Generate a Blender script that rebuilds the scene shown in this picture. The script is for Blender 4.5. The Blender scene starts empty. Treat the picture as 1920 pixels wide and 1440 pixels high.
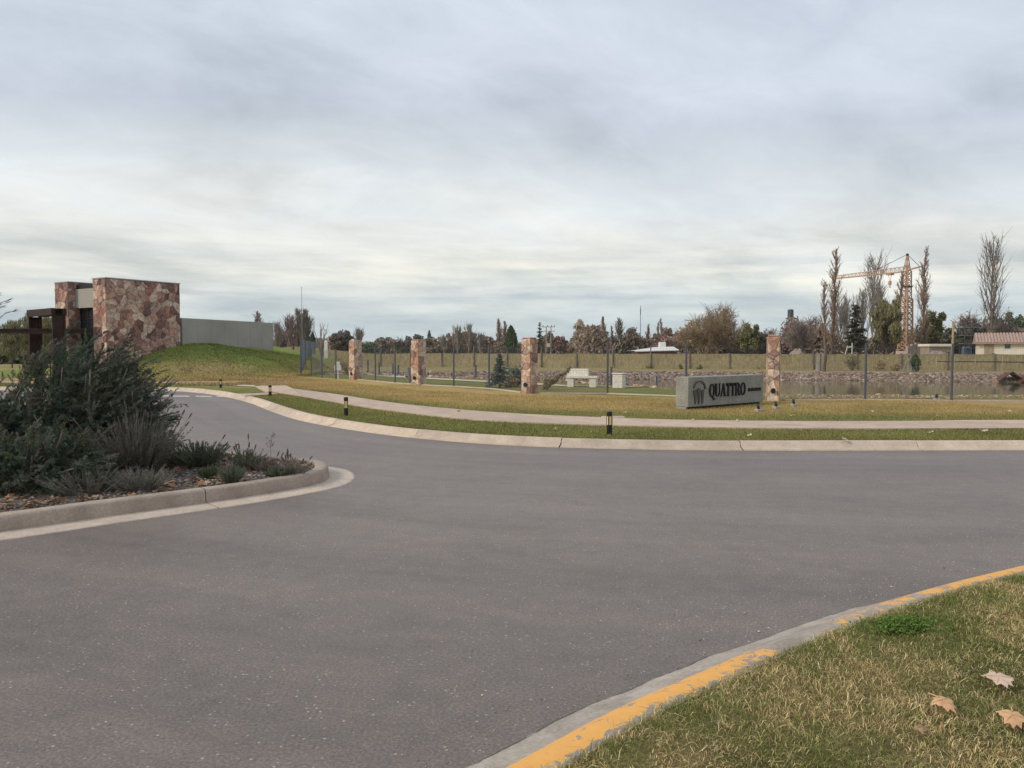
import bpy, math, random
import numpy as np
from math import sin, cos, pi, radians, sqrt, atan2
from mathutils import Vector, Matrix

# ------------------------------------------------------------------ camera
sc = bpy.context.scene
CAM_H = 1.72
HAZE = 0.00012
PITCH = radians(2.585)
FPX = 1440.0
cam_d = bpy.data.cameras.new('camera')
cam_d.sensor_width = 36.0
cam_d.lens = 27.0
cam_d.clip_start = 0.05
cam_d.clip_end = 20000.0
cam = bpy.data.objects.new('camera', cam_d)
sc.collection.objects.link(cam)
cam.location = (0, 0, CAM_H)
cam.rotation_euler = (pi / 2 - PITCH, 0, 0)
sc.camera = cam

# ------------------------------------------------------------------ sky and sun
SUN_EL, SUN_AZ = radians(34), atan2(-0.88, -0.30)       # azimuth as direction (x, y) towards the sun
SUN_DIR = Vector((-0.88 * cos(SUN_EL) / 0.93, -0.30 * cos(SUN_EL) / 0.93, sin(SUN_EL))).normalized()
sun_d = bpy.data.lights.new('sun', 'SUN')
sun_d.energy = 1.5
sun_d.angle = radians(14)
sun_d.color = (1.0, 0.88, 0.72)
sun = bpy.data.objects.new('sun', sun_d)
sc.collection.objects.link(sun)
sun.rotation_euler = SUN_DIR.to_track_quat('Z', 'Y').to_euler()

sc.view_settings.view_transform = 'Standard'
sc.view_settings.look = 'None'
sc.view_settings.exposure = 0.70
sc.view_settings.gamma = 1.0
sc.view_settings.use_curve_mapping = False


def lin(r, g, b):
    def f(c):
        c = c / 255.0
        return c / 12.92 if c <= 0.04045 else ((c + 0.055) / 1.055) ** 2.4
    return (f(r), f(g), f(b), 1.0)


def NN(nt, typ, **kw):
    n = nt.nodes.new(typ)
    for k, v in kw.items():
        setattr(n, k, v)
    return n


def setin(n, **kw):
    for k, v in kw.items():
        n.inputs[k.replace('_', ' ')].default_value = v
    return n


def mathn(nt, op, a, b=None, clamp=False):
    n = nt.nodes.new('ShaderNodeMath'); n.operation = op; n.use_clamp = clamp
    for i, v in enumerate((a, b)):
        if v is None:
            continue
        if isinstance(v, (int, float)):
            n.inputs[i].default_value = v
        else:
            nt.links.new(v, n.inputs[i])
    return n.outputs[0]


def rampn(nt, fac, stops, interp='LINEAR'):
    n = nt.nodes.new('ShaderNodeValToRGB')
    cr = n.color_ramp; cr.interpolation = interp
    while len(cr.elements) < len(stops):
        cr.elements.new(0.5)
    for e, (p, c) in zip(cr.elements, stops):
        e.position = p
        e.color = c if len(c) == 4 else (*c, 1)
    nt.links.new(fac, n.inputs[0])
    return n.outputs[0]


def mixc(nt, fac, a, b, mode='MIX'):
    n = nt.nodes.new('ShaderNodeMix'); n.data_type = 'RGBA'; n.blend_type = mode
    for sock, v in ((n.inputs[0], fac), (n.inputs[6], a), (n.inputs[7], b)):
        if isinstance(v, (int, float)):
            sock.default_value = v
        elif isinstance(v, tuple):
            sock.default_value = v if len(v) == 4 else (*v, 1)
        else:
            nt.links.new(v, sock)
    return n.outputs[2]


def noise(nt, vec, scale, detail=4.0, rough=0.55, dist=0.0):
    n = nt.nodes.new('ShaderNodeTexNoise')
    n.inputs['Scale'].default_value = scale
    n.inputs['Detail'].default_value = detail
    n.inputs['Roughness'].default_value = rough
    n.inputs['Distortion'].default_value = dist
    if vec is not None:
        nt.links.new(vec, n.inputs['Vector'])
    return n.outputs[0]


def build_world():
    w = bpy.data.worlds.new('World')
    sc.world = w
    w.use_nodes = True
    nt = w.node_tree
    nt.nodes.clear()
    out = NN(nt, 'ShaderNodeOutputWorld')
    tc = NN(nt, 'ShaderNodeTexCoord')
    sep = NN(nt, 'ShaderNodeSeparateXYZ')
    nt.links.new(tc.outputs['Generated'], sep.inputs[0])
    X, Y, Z = sep.outputs
    zc = mathn(nt, 'MAXIMUM', Z, 0.0)
    # cloud deck seen from below: direction projected on a plane overhead
    den = mathn(nt, 'ADD', zc, 0.26)
    px = mathn(nt, 'DIVIDE', X, den)
    py = mathn(nt, 'DIVIDE', Y, den)
    comb = NN(nt, 'ShaderNodeCombineXYZ')
    nt.links.new(px, comb.inputs[0]); nt.links.new(py, comb.inputs[1])
    mp = NN(nt, 'ShaderNodeMapping')
    mp.inputs['Rotation'].default_value = (0, 0, radians(-28))
    mp.inputs['Location'].default_value = (3.1, 1.7, 0)
    nt.links.new(comb.outputs[0], mp.inputs[0])
    mp2 = NN(nt, 'ShaderNodeMapping')
    mp2.inputs['Scale'].default_value = (0.72, 1.05, 1.0)
    nt.links.new(mp.outputs[0], mp2.inputs[0])
    v = mp2.outputs[0]
    big = noise(nt, v, 0.9, 3, 0.5, 0.6)
    mid = noise(nt, v, 1.8, 7, 0.56, 0.5)
    fine = noise(nt, v, 5.0, 9, 0.66, 0.8)
    # elevation, warped by the clouds so that no band is straight
    e0 = mathn(nt, 'SUBTRACT', big, 0.5)
    e1 = mathn(nt, 'SUBTRACT', mid, 0.5)
    warp = mathn(nt, 'ADD', mathn(nt, 'MULTIPLY', e0, 0.26), mathn(nt, 'MULTIPLY', e1, 0.12))
    amp = mathn(nt, 'MULTIPLY', zc, 4.0, True)
    ew = mathn(nt, 'ADD', zc, mathn(nt, 'MULTIPLY', warp, mathn(nt, 'ADD', amp, 0.18)))
    base = rampn(nt, ew, [
        (0.000, lin(196, 206, 211)),
        (0.030, lin(186, 200, 206)),
        (0.062, lin(203, 209, 210)),
        (0.088, lin(222, 221, 214)),
        (0.118, lin(223, 223, 219)),
        (0.165, lin(212, 217, 220)),
        (0.215, lin(195, 201, 208)),
        (0.270, lin(189, 196, 206)),
        (0.330, lin(194, 201, 212)),
        (0.420, lin(193, 201, 213)),
        (1.000, lin(214, 222, 232)),
    ])
    m1 = rampn(nt, mid, [(0.30, (0.78, 0.795, 0.81)), (0.5, (1.0, 1.0, 1.0)), (0.70, (1.13, 1.125, 1.11))])
    m2 = rampn(nt, fine, [(0.28, (0.925, 0.93, 0.937)), (0.72, (1.06, 1.06, 1.05))])
    # thin flat cloud bars low over the horizon
    comb2 = NN(nt, 'ShaderNodeCombineXYZ')
    nt.links.new(mathn(nt, 'MULTIPLY', X, 3.2), comb2.inputs[0])
    nt.links.new(mathn(nt, 'MULTIPLY', Y, 3.2), comb2.inputs[1])
    nt.links.new(mathn(nt, 'MULTIPLY', Z, 42.0), comb2.inputs[2])
    bars = noise(nt, comb2.outputs[0], 1.25, 6, 0.6, 0.25)
    barc = rampn(nt, bars, [(0.36, (0.80, 0.84, 0.88)), (0.48, (0.98, 0.98, 0.98)), (0.64, (1.16, 1.14, 1.07))])
    lowmask = rampn(nt, zc, [(0.0, (0.35,) * 3), (0.05, (1,) * 3), (0.10, (0.9,) * 3), (0.16, (0,) * 3)])
    col = mixc(nt, 1.0, base, m1, 'MULTIPLY')
    col = mixc(nt, 1.0, col, m2, 'MULTIPLY')
    barm = mixc(nt, lowmask, (1, 1, 1, 1), barc)
    col = mixc(nt, 1.0, col, barm, 'MULTIPLY')
    bg_cloud = NN(nt, 'ShaderNodeBackground')
    nt.links.new(col, bg_cloud.inputs[0])
    bg_cloud.inputs[1].default_value = 0.745
    sky = NN(nt, 'ShaderNodeTexSky')
    sky.sky_type = 'NISHITA'
    sky.sun_disc = False
    sky.sun_elevation = SUN_EL
    sky.sun_rotation = atan2(SUN_DIR.x, SUN_DIR.y)
    bg_sky = NN(nt, 'ShaderNodeBackground')
    nt.links.new(sky.outputs[0], bg_sky.inputs[0])
    bg_sky.inputs[1].default_value = 0.09
    mix = NN(nt, 'ShaderNodeMixShader')
    mix.inputs[0].default_value = 0.93
    nt.links.new(bg_sky.outputs[0], mix.inputs[1])
    nt.links.new(bg_cloud.outputs[0], mix.inputs[2])
    nt.links.new(mix.outputs[0], out.inputs[0])


build_world()

# ------------------------------------------------------------------ helpers
RNG = np.random.default_rng(11)
random.seed(5)
COL = sc.collection


def ray(u, v):
    s = (720.0 - v) / FPX
    yc = cos(PITCH) + sin(PITCH) * s
    zc = -sin(PITCH) + cos(PITCH) * s
    return (u - 960.0) / FPX / yc, zc / yc


def W(u, v, d):
    a, b = ray(u, v)
    return Vector((a * d, d, CAM_H + b * d))


def P(u, v, z=0.0):
    a, b = ray(u, v)
    d = (z - CAM_H) / b
    return Vector((a * d, d, z))


def ss(t):
    t = np.clip(t, 0, 1)
    return t * t * (3 - 2 * t)


WATER_Z = -0.25


def pond_edges(x):
    yn = np.interp(x, [-14, -8, -3, 1, 4, 9, 60, 120], [50, 47, 43, 39.5, 35.5, 26.6, 25.8, 26])
    yf = np.interp(x, [-20, -8, 0, 17, 30, 60, 120], [47, 48.5, 50, 49, 45.5, 42, 38])
    return yn, yf


def vnoise(x, y, s, seed=0):
    # smooth value noise
    r = np.random.default_rng(seed).random((64, 64))
    X = np.asarray(x) / s + 1000; Y = np.asarray(y) / s + 1000
    i = np.floor(X).astype(int); j = np.floor(Y).astype(int)
    fx = ss(X - i); fy = ss(Y - j)
    g = lambda a, b: r[a % 64, b % 64]
    return (g(i, j) * (1 - fx) + g(i + 1, j) * fx) * (1 - fy) + (g(i, j + 1) * (1 - fx) + g(i + 1, j + 1) * fx) * fy


def terr(x, y):
    x = np.asarray(x, float); y = np.asarray(y, float)
    yn, yf = pond_edges(x)
    a = ss((y - yn) / 4.6)
    b = ss((yf + 3.4 - y) / 6.6)
    close = ss((x + 13) / 6) * (1 - ss((x - 90) / 20))
    z = 0.12 - 1.05 * a * b * close
    z = z + 0.14 * ss((y - yf - 0.5) / 3.5) * ss((x + 16) / 8) * (1 - ss((y - 75) / 30))
    m = ss((y - 41.6) / 7.2) * np.interp(x, [-19.6, -14.7, -13.5], [1.0, 0.44, 0.0]) * ss((x + 25.2) / 3.2) * (1 - ss((y - 62) / 12))
    z = z + 1.93 * m + 0.16 * (vnoise(x, y, 1.9, 12) - 0.5) * np.minimum(m * 4, 1)
    return z


def G(u, v):
    z = 0.12
    for _ in range(14):
        p = P(u, v, z)
        z = 0.5 * z + 0.5 * float(terr(p.x, p.y))
    p = P(u, v, z)
    return Vector((p.x, p.y, float(terr(p.x, p.y))))


def D(u, d):
    a, _ = ray(u, 665)
    return Vector((a * d, d, float(terr(a * d, d))))


def tag(o, label=None, cat=None, group=None, kind=None):
    if label: o['label'] = label
    if cat: o['category'] = cat
    if group: o['group'] = group
    if kind: o['kind'] = kind
    return o


def link(o, parent=None):
    COL.objects.link(o)
    if parent is not None:
        o.parent = parent
    return o


def thing(name, label, cat, loc=(0, 0, 0), rz=0.0, group=None):
    o = bpy.data.objects.new(name, None)
    o.empty_display_size = 0.2
    link(o)
    o.location = loc
    o.rotation_euler = (0, 0, rz)
    return tag(o, label, cat, group)


class MB:
    def __init__(s):
        s.v = []; s.f = []; s.sm = False

    def add(s, vs, fs):
        b = len(s.v)
        s.v.extend([tuple(p) for p in vs])
        s.f.extend([tuple(i + b for i in f) for f in fs])
        return s

    def box(s, x0, x1, y0, y1, z0, z1):
        return s.add([(x0, y0, z0), (x1, y0, z0), (x1, y1, z0), (x0, y1, z0),
                      (x0, y0, z1), (x1, y0, z1), (x1, y1, z1), (x0, y1, z1)],
                     [(0, 3, 2, 1), (4, 5, 6, 7), (0, 1, 5, 4), (1, 2, 6, 5), (2, 3, 7, 6), (3, 0, 4, 7)])

    def bbox(s, x0, x1, y0, y1, z0, z1, b=0.01):
        # box with chamfered edges
        xs = (x0, x0 + b, x1 - b, x1); ys = (y0, y0 + b, y1 - b, y1); zs = (z0, z0 + b, z1 - b, z1)
        rings = [(zs[0], 1), (zs[1], 0), (zs[2], 0), (zs[3], 1)]
        base = len(s.v); ring_v = []
        for z, ins in rings:
            i = b if ins else 0
            c = [(x0 + b + i * 0, y0 + i), (x1 - b, y0 + i), (x1 - i, y0 + b), (x1 - i, y1 - b),
                 (x1 - b, y1 - i), (x0 + b, y1 - i), (x0 + i, y1 - b), (x0 + i, y0 + b)]
            ring_v.append([(x, y, z) for x, y in c])
        vs = [p for r in ring_v for p in r]
        fs = [tuple(reversed(range(8))), tuple(range(24, 32))]
        for k in range(3):
            for i in range(8):
                j = (i + 1) % 8
                fs.append((k * 8 + i, k * 8 + j, k * 8 + 8 + j, k * 8 + 8 + i))
        return s.add(vs, fs)

    def tube(s, pts, rads, n=4, cap=False):
        pts = [Vector(p) for p in pts]
        m = len(pts)
        base = len(s.v)
        prev = None
        for i, p in enumerate(pts):
            t = (pts[min(i + 1, m - 1)] - pts[max(i - 1, 0)])
            if t.length < 1e-9: t = Vector((0, 0, 1))
            t.normalize()
            if prev is None:
                a = t.cross(Vector((0, 0, 1)))
                if a.length < 1e-3: a = t.cross(Vector((1, 0, 0)))
            else:
                a = prev - t * prev.dot(t)
                if a.length < 1e-6: a = t.cross(Vector((1, 0, 0)))
            a.normalize(); prev = a
            b = t.cross(a)
            r = rads[i] if hasattr(rads, '__len__') else rads
            for k in range(n):
                an = 2 * pi * k / n
                q = p + a * (cos(an) * r) + b * (sin(an) * r)
                s.v.append((q.x, q.y, q.z))
        for i in range(m - 1):
            for k in range(n):
                k2 = (k + 1) % n
                s.f.append((base + i * n + k, base + i * n + k2, base + (i + 1) * n + k2, base + (i + 1) * n + k))
        if cap:
            s.f.append(tuple(base + k for k in reversed(range(n))))
            s.f.append(tuple(base + (m - 1) * n + k for k in range(n)))
        return s

    def bar(s, a, b, w, h=None):
        # square bar between two points
        a = Vector(a); b = Vector(b); h = h or w
        t = (b - a).normalized()
        up = Vector((0, 0, 1)) if abs(t.z) < 0.95 else Vector((1, 0, 0))
        x = t.cross(up).normalized() * (w / 2); y = x.cross(t).normalized() * (h / 2)
        vs = [a - x - y, a + x - y, a + x + y, a - x + y, b - x - y, b + x - y, b + x + y, b - x + y]
        return s.add(vs, [(0, 1, 2, 3), (7, 6, 5, 4), (0, 4, 5, 1), (1, 5, 6, 2), (2, 6, 7, 3), (3, 7, 4, 0)])

    def prism(s, poly, z0, z1):
        n = len(poly)
        vs = [(x, y, z0) for x, y in poly] + [(x, y, z1) for x, y in poly]
        fs = [tuple(reversed(range(n))), tuple(range(n, 2 * n))]
        for i in range(n):
            j = (i + 1) % n
            fs.append((i, j, n + j, n + i))
        return s.add(vs, fs)

    def lathe(s, prof, n=16, cx=0, cy=0):
        base = len(s.v)
        for r, z in prof:
            for k in range(n):
                a = 2 * pi * k / n
                s.v.append((cx + r * cos(a), cy + r * sin(a), z))
        for i in range(len(prof) - 1):
            for k in range(n):
                k2 = (k + 1) % n
                s.f.append((base + i * n + k, base + i * n + k2, base + (i + 1) * n + k2, base + (i + 1) * n + k))
        s.f.append(tuple(base + k for k in reversed(range(n))))
        s.f.append(tuple(base + (len(prof) - 1) * n + k for k in range(n)))
        return s

    def build(s, name, mat, parent=None, smooth=False):
        me = bpy.data.meshes.new(name)
        me.from_pydata(s.v, [], s.f)
        if mat is not None: me.materials.append(mat)
        if smooth:
            me.polygons.foreach_set('use_smooth', [True] * len(me.polygons))
        me.update()
        return link(bpy.data.objects.new(name, me), parent)


def np_mesh(name, V, F, mat, parent=None, col=None, uv=None, smooth=False):
    V = np.asarray(V, np.float32); F = np.asarray(F, np.int32)
    me = bpy.data.meshes.new(name)
    k = F.shape[1]
    me.vertices.add(len(V)); me.vertices.foreach_set('co', V.ravel())
    me.loops.add(F.size); me.loops.foreach_set('vertex_index', F.ravel())
    me.polygons.add(len(F))
    me.polygons.foreach_set('loop_start', np.arange(0, F.size, k, dtype=np.int32))
    me.polygons.foreach_set('loop_total', np.full(len(F), k, np.int32))
    if smooth: me.polygons.foreach_set('use_smooth', np.ones(len(F), bool))
    if col is not None:
        at = me.attributes.new('Col', 'FLOAT_COLOR', 'POINT')
        c = np.ones((len(V), 4), np.float32); c[:, :3] = col
        at.data.foreach_set('color', c.ravel())
    if uv is not None:
        l = me.uv_layers.new(name='UVMap')
        l.data.foreach_set('uv', np.asarray(uv, np.float32)[F.ravel()].ravel())
    me.materials.append(mat)
    me.update(calc_edges=True)
    return link(bpy.data.objects.new(name, me), parent)


def unit(a):
    return a / np.maximum(np.linalg.norm(a, axis=-1, keepdims=True), 1e-9)


def quads(C, A, B):
    # N quads given centre and half axes
    V = np.stack([C - A - B, C + A - B, C + A + B, C - A + B], 1).reshape(-1, 3)
    F = np.arange(len(V)).reshape(-1, 4)
    return V, F


def tris(B0, T, Wv):
    # N blades: base centre, tip, half width vector
    V = np.stack([B0 - Wv, B0 + Wv, T], 1).reshape(-1, 3)
    return V, np.arange(len(V)).reshape(-1, 3)


def rand_unit(rng, n):
    return unit(rng.normal(size=(n, 3)))


# ------------------------------------------------------------------ materials
def new_mat(name):
    m = bpy.data.materials.new(name)
    m.use_nodes = True
    nt = m.node_tree
    b = nt.nodes['Principled BSDF']
    return m, nt, b


def pos(nt, scale=(1, 1, 1)):
    g = nt.nodes.new('ShaderNodeNewGeometry')
    if scale == (1, 1, 1):
        return g.outputs['Position']
    mp = nt.nodes.new('ShaderNodeMapping')
    mp.inputs['Scale'].default_value = scale
    nt.links.new(g.outputs['Position'], mp.inputs[0])
    return mp.outputs[0]


def bump(nt, b, h, strength=0.3, dist=0.02):
    n = nt.nodes.new('ShaderNodeBump')
    n.inputs['Strength'].default_value = strength
    n.inputs['Distance'].default_value = dist
    nt.links.new(h, n.inputs['Height'])
    nt.links.new(n.outputs[0], b.inputs['Normal'])


def pm(name, c1, c2, scale=6.0, rough=0.8, bmp=0.2, bd=0.01, metallic=0.0, detail=5, spec=0.3, stretch=(1, 1, 1), fine=None):
    m, nt, b = new_mat(name)
    p = pos(nt, stretch)
    n1 = noise(nt, p, scale, detail, 0.6)
    c = mixc(nt, rampn(nt, n1, [(0.32, (0, 0, 0)), (0.68, (1, 1, 1))]), c1, c2)
    if fine:
        n2 = noise(nt, p, fine, 3, 0.6)
        c = mixc(nt, 1.0, c, rampn(nt, n2, [(0.3, (0.72,) * 3), (0.7, (1.25,) * 3)]), 'MULTIPLY')
        bump(nt, b, n2, bmp, bd)
    elif bmp:
        bump(nt, b, n1, bmp, bd)
    nt.links.new(c, b.inputs['Base Color'])
    b.inputs['Roughness'].default_value = rough
    b.inputs['Metallic'].default_value = metallic
    b.inputs['Specular IOR Level'].default_value = spec
    return m


def attr_mat(name, rough=0.75, transl=0.0, nscale=0, spec=0.2):
    m, nt, b = new_mat(name)
    a = nt.nodes.new('ShaderNodeAttribute'); a.attribute_name = 'Col'
    c = a.outputs['Color']
    if nscale:
        n = noise(nt, pos(nt), nscale, 4, 0.6)
        c = mixc(nt, 1.0, c, rampn(nt, n, [(0.3, (0.75,) * 3), (0.7, (1.25,) * 3)]), 'MULTIPLY')
    nt.links.new(c, b.inputs['Base Color'])
    b.inputs['Roughness'].default_value = rough
    b.inputs['Specular IOR Level'].default_value = spec
    if transl:
        tr = nt.nodes.new('ShaderNodeBsdfTranslucent')
        nt.links.new(c, tr.inputs[0])
        mx = nt.nodes.new('ShaderNodeMixShader'); mx.inputs[0].default_value = transl
        out = nt.nodes['Material Output']
        nt.links.new(b.outputs[0], mx.inputs[1]); nt.links.new(tr.outputs[0], mx.inputs[2])
        nt.links.new(mx.outputs[0], out.inputs[0])
    return m


def asphalt_mat():
    m, nt, b = new_mat('asphalt')
    p = pos(nt)
    large = noise(nt, pos(nt, (0.35, 0.8, 1)), 0.45, 6, 0.65, 0.5)
    c = mixc(nt, rampn(nt, large, [(0.3, (0, 0, 0)), (0.7, (1, 1, 1))]), (0.114, 0.090, 0.075), (0.160, 0.130, 0.110))
    mid = noise(nt, p, 5.0, 5, 0.7)
    c = mixc(nt, 1.0, c, rampn(nt, mid, [(0.3, (0.84,) * 3), (0.7, (1.16,) * 3)]), 'MULTIPLY')
    dust = noise(nt, p, 0.8, 6, 0.7, 0.7)
    c = mixc(nt, rampn(nt, dust, [(0.42, (0, 0, 0)), (0.68, (0.6,) * 3)]), c, (0.170, 0.134, 0.113, 1))
    grain = noise(nt, p, 60.0, 5, 0.85)
    c = mixc(nt, 1.0, c, rampn(nt, grain, [(0.32, (0.42,) * 3), (0.5, (1.0,) * 3), (0.68, (1.85,) * 3)]), 'MULTIPLY')
    vo = nt.nodes.new('ShaderNodeTexVoronoi'); vo.inputs['Scale'].default_value = 31.0
    nt.links.new(p, vo.inputs['Vector'])
    chip = rampn(nt, vo.outputs['Distance'], [(0.15, (1, 1, 1)), (0.24, (0, 0, 0))])
    sel = rampn(nt, vo.outputs['Color'], [(0.60, (0, 0, 0)), (0.85, (1, 1, 1))])
    chip = mixc(nt, 1.0, chip, sel, 'MULTIPLY')
    c = mixc(nt, mathn(nt, 'MULTIPLY', chip, 0.8), c, (0.48, 0.43, 0.38, 1))
    pit = noise(nt, p, 24.0, 6, 0.8)
    c = mixc(nt, rampn(nt, pit, [(0.30, (0.55,) * 3), (0.40, (0, 0, 0))]), c, (0.07, 0.06, 0.055, 1))
    # wheel tracks running parallel to the far kerb (attribute: metres from that kerb)
    la = nt.nodes.new('ShaderNodeAttribute'); la.attribute_name = 'Col'
    sl = nt.nodes.new('ShaderNodeSeparateColor'); nt.links.new(la.outputs['Color'], sl.inputs[0])
    cl = nt.nodes.new('ShaderNodeCombineXYZ')
    nt.links.new(mathn(nt, 'MULTIPLY', sl.outputs[0], 20.0), cl.inputs[0])
    nt.links.new(mathn(nt, 'MULTIPLY', noise(nt, p, 0.12, 3, 0.5), 1.6), cl.inputs[1])
    tr = noise(nt, cl.outputs[0], 0.95, 5, 0.62)
    c = mixc(nt, 1.0, c, rampn(nt, tr, [(0.32, (0.80, 0.80, 0.81)), (0.5, (1, 1, 1)), (0.68, (1.17, 1.15, 1.13))]), 'MULTIPLY')
    # darker streaks of tyre wear
    mpr = nt.nodes.new('ShaderNodeMapping'); mpr.inputs['Rotation'].default_value = (0, 0, radians(28))
    nt.links.new(p, mpr.inputs[0])
    mps = nt.nodes.new('ShaderNodeMapping'); mps.inputs['Scale'].default_value = (0.3, 1.5, 1)
    nt.links.new(mpr.outputs[0], mps.inputs[0])
    st = noise(nt, mps.outputs[0], 1.6, 6, 0.68, 0.6)
    c = mixc(nt, rampn(nt, st, [(0.52, (0, 0, 0)), (0.74, (0.36,) * 3)]), c, (0.075, 0.066, 0.064, 1))
    nt.links.new(c, b.inputs['Base Color'])
    b.inputs['Roughness'].default_value = 0.52
    b.inputs['Specular IOR Level'].default_value = 0.6
    bump(nt, b, grain, 0.5, 0.005)
    return m


def concrete_kerb_mat(name, yellow=False, c1=(0.36, 0.30, 0.25), c2=(0.50, 0.43, 0.36)):
    m, nt, b = new_mat(name)
    p = pos(nt)
    n1 = noise(nt, p, 3.0, 6, 0.65, 0.3)
    n2 = noise(nt, p, 45.0, 4, 0.7)
    c = mixc(nt, rampn(nt, n1, [(0.3, (0, 0, 0)), (0.7, (1, 1, 1))]), c1, c2)
    c = mixc(nt, 1.0, c, rampn(nt, n2, [(0.3, (0.78,) * 3), (0.7, (1.18,) * 3)]), 'MULTIPLY')
    oi = nt.nodes.new('ShaderNodeObjectInfo')
    c = mixc(nt, 1.0, c, rampn(nt, oi.outputs['Random'], [(0.0, (0.86, 0.86, 0.87)), (1.0, (1.1, 1.09, 1.07))]), 'MULTIPLY')
    n3 = noise(nt, p, 0.9, 6, 0.7, 0.8)
    c = mixc(nt, rampn(nt, n3, [(0.55, (0, 0, 0)), (0.75, (0.45,) * 3)]), c, (0.16, 0.13, 0.105, 1))
    if yellow:
        uv = nt.nodes.new('ShaderNodeUVMap'); uv.uv_map = 'UVMap'
        sx = nt.nodes.new('ShaderNodeSeparateXYZ'); nt.links.new(uv.outputs[0], sx.inputs[0])
        U, V = sx.outputs[0], sx.outputs[1]
        edge = noise(nt, p, 16.0, 5, 0.65)
        wob = mathn(nt, 'MULTIPLY', mathn(nt, 'SUBTRACT', edge, 0.5), 0.20)
        # uv.y carries the distance from the grass edge in metres
        vv = mathn(nt, 'ADD', V, wob)
        inner = mathn(nt, 'GREATER_THAN', vv, 0.045)
        outer = mathn(nt, 'LESS_THAN', mathn(nt, 'ADD', V, mathn(nt, 'MULTIPLY', wob, 0.15)), 0.245)
        band = mathn(nt, 'MULTIPLY', inner, outer)
        wn = noise(nt, p, 9.0, 7, 0.75, 1.0)
        # worn more where cars cut the corner: uv.x is metres along the kerb
        wear = rampn(nt, mathn(nt, 'DIVIDE', U, 10.0), [(0.0, (0.38,) * 3), (0.25, (0.41,) * 3), (0.33, (0.45,) * 3), (0.368, (0.54,) * 3), (0.385, (0.92,) * 3), (0.412, (0.88,) * 3), (0.43, (0.52,) * 3), (0.53, (0.50,) * 3), (0.60, (0.43,) * 3), (1.0, (0.38,) * 3)])
        keep = mathn(nt, 'GREATER_THAN', wn, wear)
        mask = mathn(nt, 'MULTIPLY', band, keep)
        ye = mixc(nt, noise(nt, p, 14.0, 6, 0.7), (0.60, 0.30, 0.075, 1), (0.80, 0.42, 0.11, 1))
        c = mixc(nt, mask, c, ye)
        joint_shade_dirt = mathn(nt, 'GREATER_THAN', mathn(nt, 'ADD', V, mathn(nt, 'MULTIPLY', wob, 0.12)), 0.412)  # shadow line of the asphalt joint, with its dirt, painted into the colour
        c = mixc(nt, mathn(nt, 'MULTIPLY', joint_shade_dirt, 0.85), c, (0.045, 0.036, 0.03, 1))
        pale = noise(nt, p, 6.0, 6, 0.7, 0.5)
        out_ = mathn(nt, 'GREATER_THAN', V, 0.25)
        c = mixc(nt, mathn(nt, 'MULTIPLY', out_, rampn(nt, pale, [(0.5, (0, 0, 0)), (0.65, (0.5,) * 3)])), c, (0.50, 0.46, 0.42, 1))
    nt.links.new(c, b.inputs['Base Color'])
    b.inputs['Roughness'].default_value = 0.85
    bump(nt, b, n2, 0.25, 0.004)
    return m


def stone_mat():
    m, nt, b = new_mat('flagstone')
    oi = nt.nodes.new('ShaderNodeObjectInfo')
    c = rampn(nt, oi.outputs['Random'], [
        (0.00, (0.150, 0.090, 0.078)), (0.10, (0.300, 0.222, 0.182)), (0.22, (0.385, 0.305, 0.250)),
        (0.33, (0.215, 0.128, 0.106)), (0.43, (0.115, 0.074, 0.069)), (0.50, (0.330, 0.245, 0.200)),
        (0.60, (0.310, 0.195, 0.150)), (0.69, (0.185, 0.122, 0.112)), (0.76, (0.420, 0.345, 0.285)),
        (0.87, (0.265, 0.178, 0.148)), (0.95, (0.235, 0.120, 0.095))], 'CONSTANT')
    p = pos(nt)
    n1 = noise(nt, p, 4.5, 6, 0.65, 0.6)
    n2 = noise(nt, p, 22.0, 5, 0.7)
    c = mixc(nt, 1.0, c, rampn(nt, n1, [(0.30, (0.5, 0.46, 0.45)), (0.5, (1, 1, 1)), (0.70, (1.6, 1.56, 1.45))]), 'MULTIPLY')
    c = mixc(nt, 1.0, c, rampn(nt, n2, [(0.3, (0.92, 0.89, 0.89)), (0.7, (1.65, 1.55, 1.52))]), 'MULTIPLY')
    nt.links.new(c, b.inputs['Base Color'])
    b.inputs['Roughness'].default_value = 0.9
    b.inputs['Specular IOR Level'].default_value = 0.2
    bump(nt, b, n2, 0.7, 0.02)
    return m


def pale_stone_mat():
    m = M['stone'].copy(); m.name = 'pale_flagstone'
    for n in m.node_tree.nodes:
        if n.type == 'VALTORGB' and n.color_ramp.interpolation == 'CONSTANT':
            pal = [(0.40, 0.29, 0.23), (0.48, 0.385, 0.31), (0.31, 0.20, 0.155), (0.43, 0.32, 0.255), (0.22, 0.15, 0.13), (0.54, 0.45, 0.37),
                   (0.40, 0.25, 0.18), (0.35, 0.27, 0.225), (0.50, 0.40, 0.325), (0.36, 0.225, 0.165), (0.30, 0.235, 0.20)]
            for e, c in zip(n.color_ramp.elements, pal): e.color = (c[0] * .87, c[1] * .88, c[2] * .88, 1)
    return m


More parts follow.
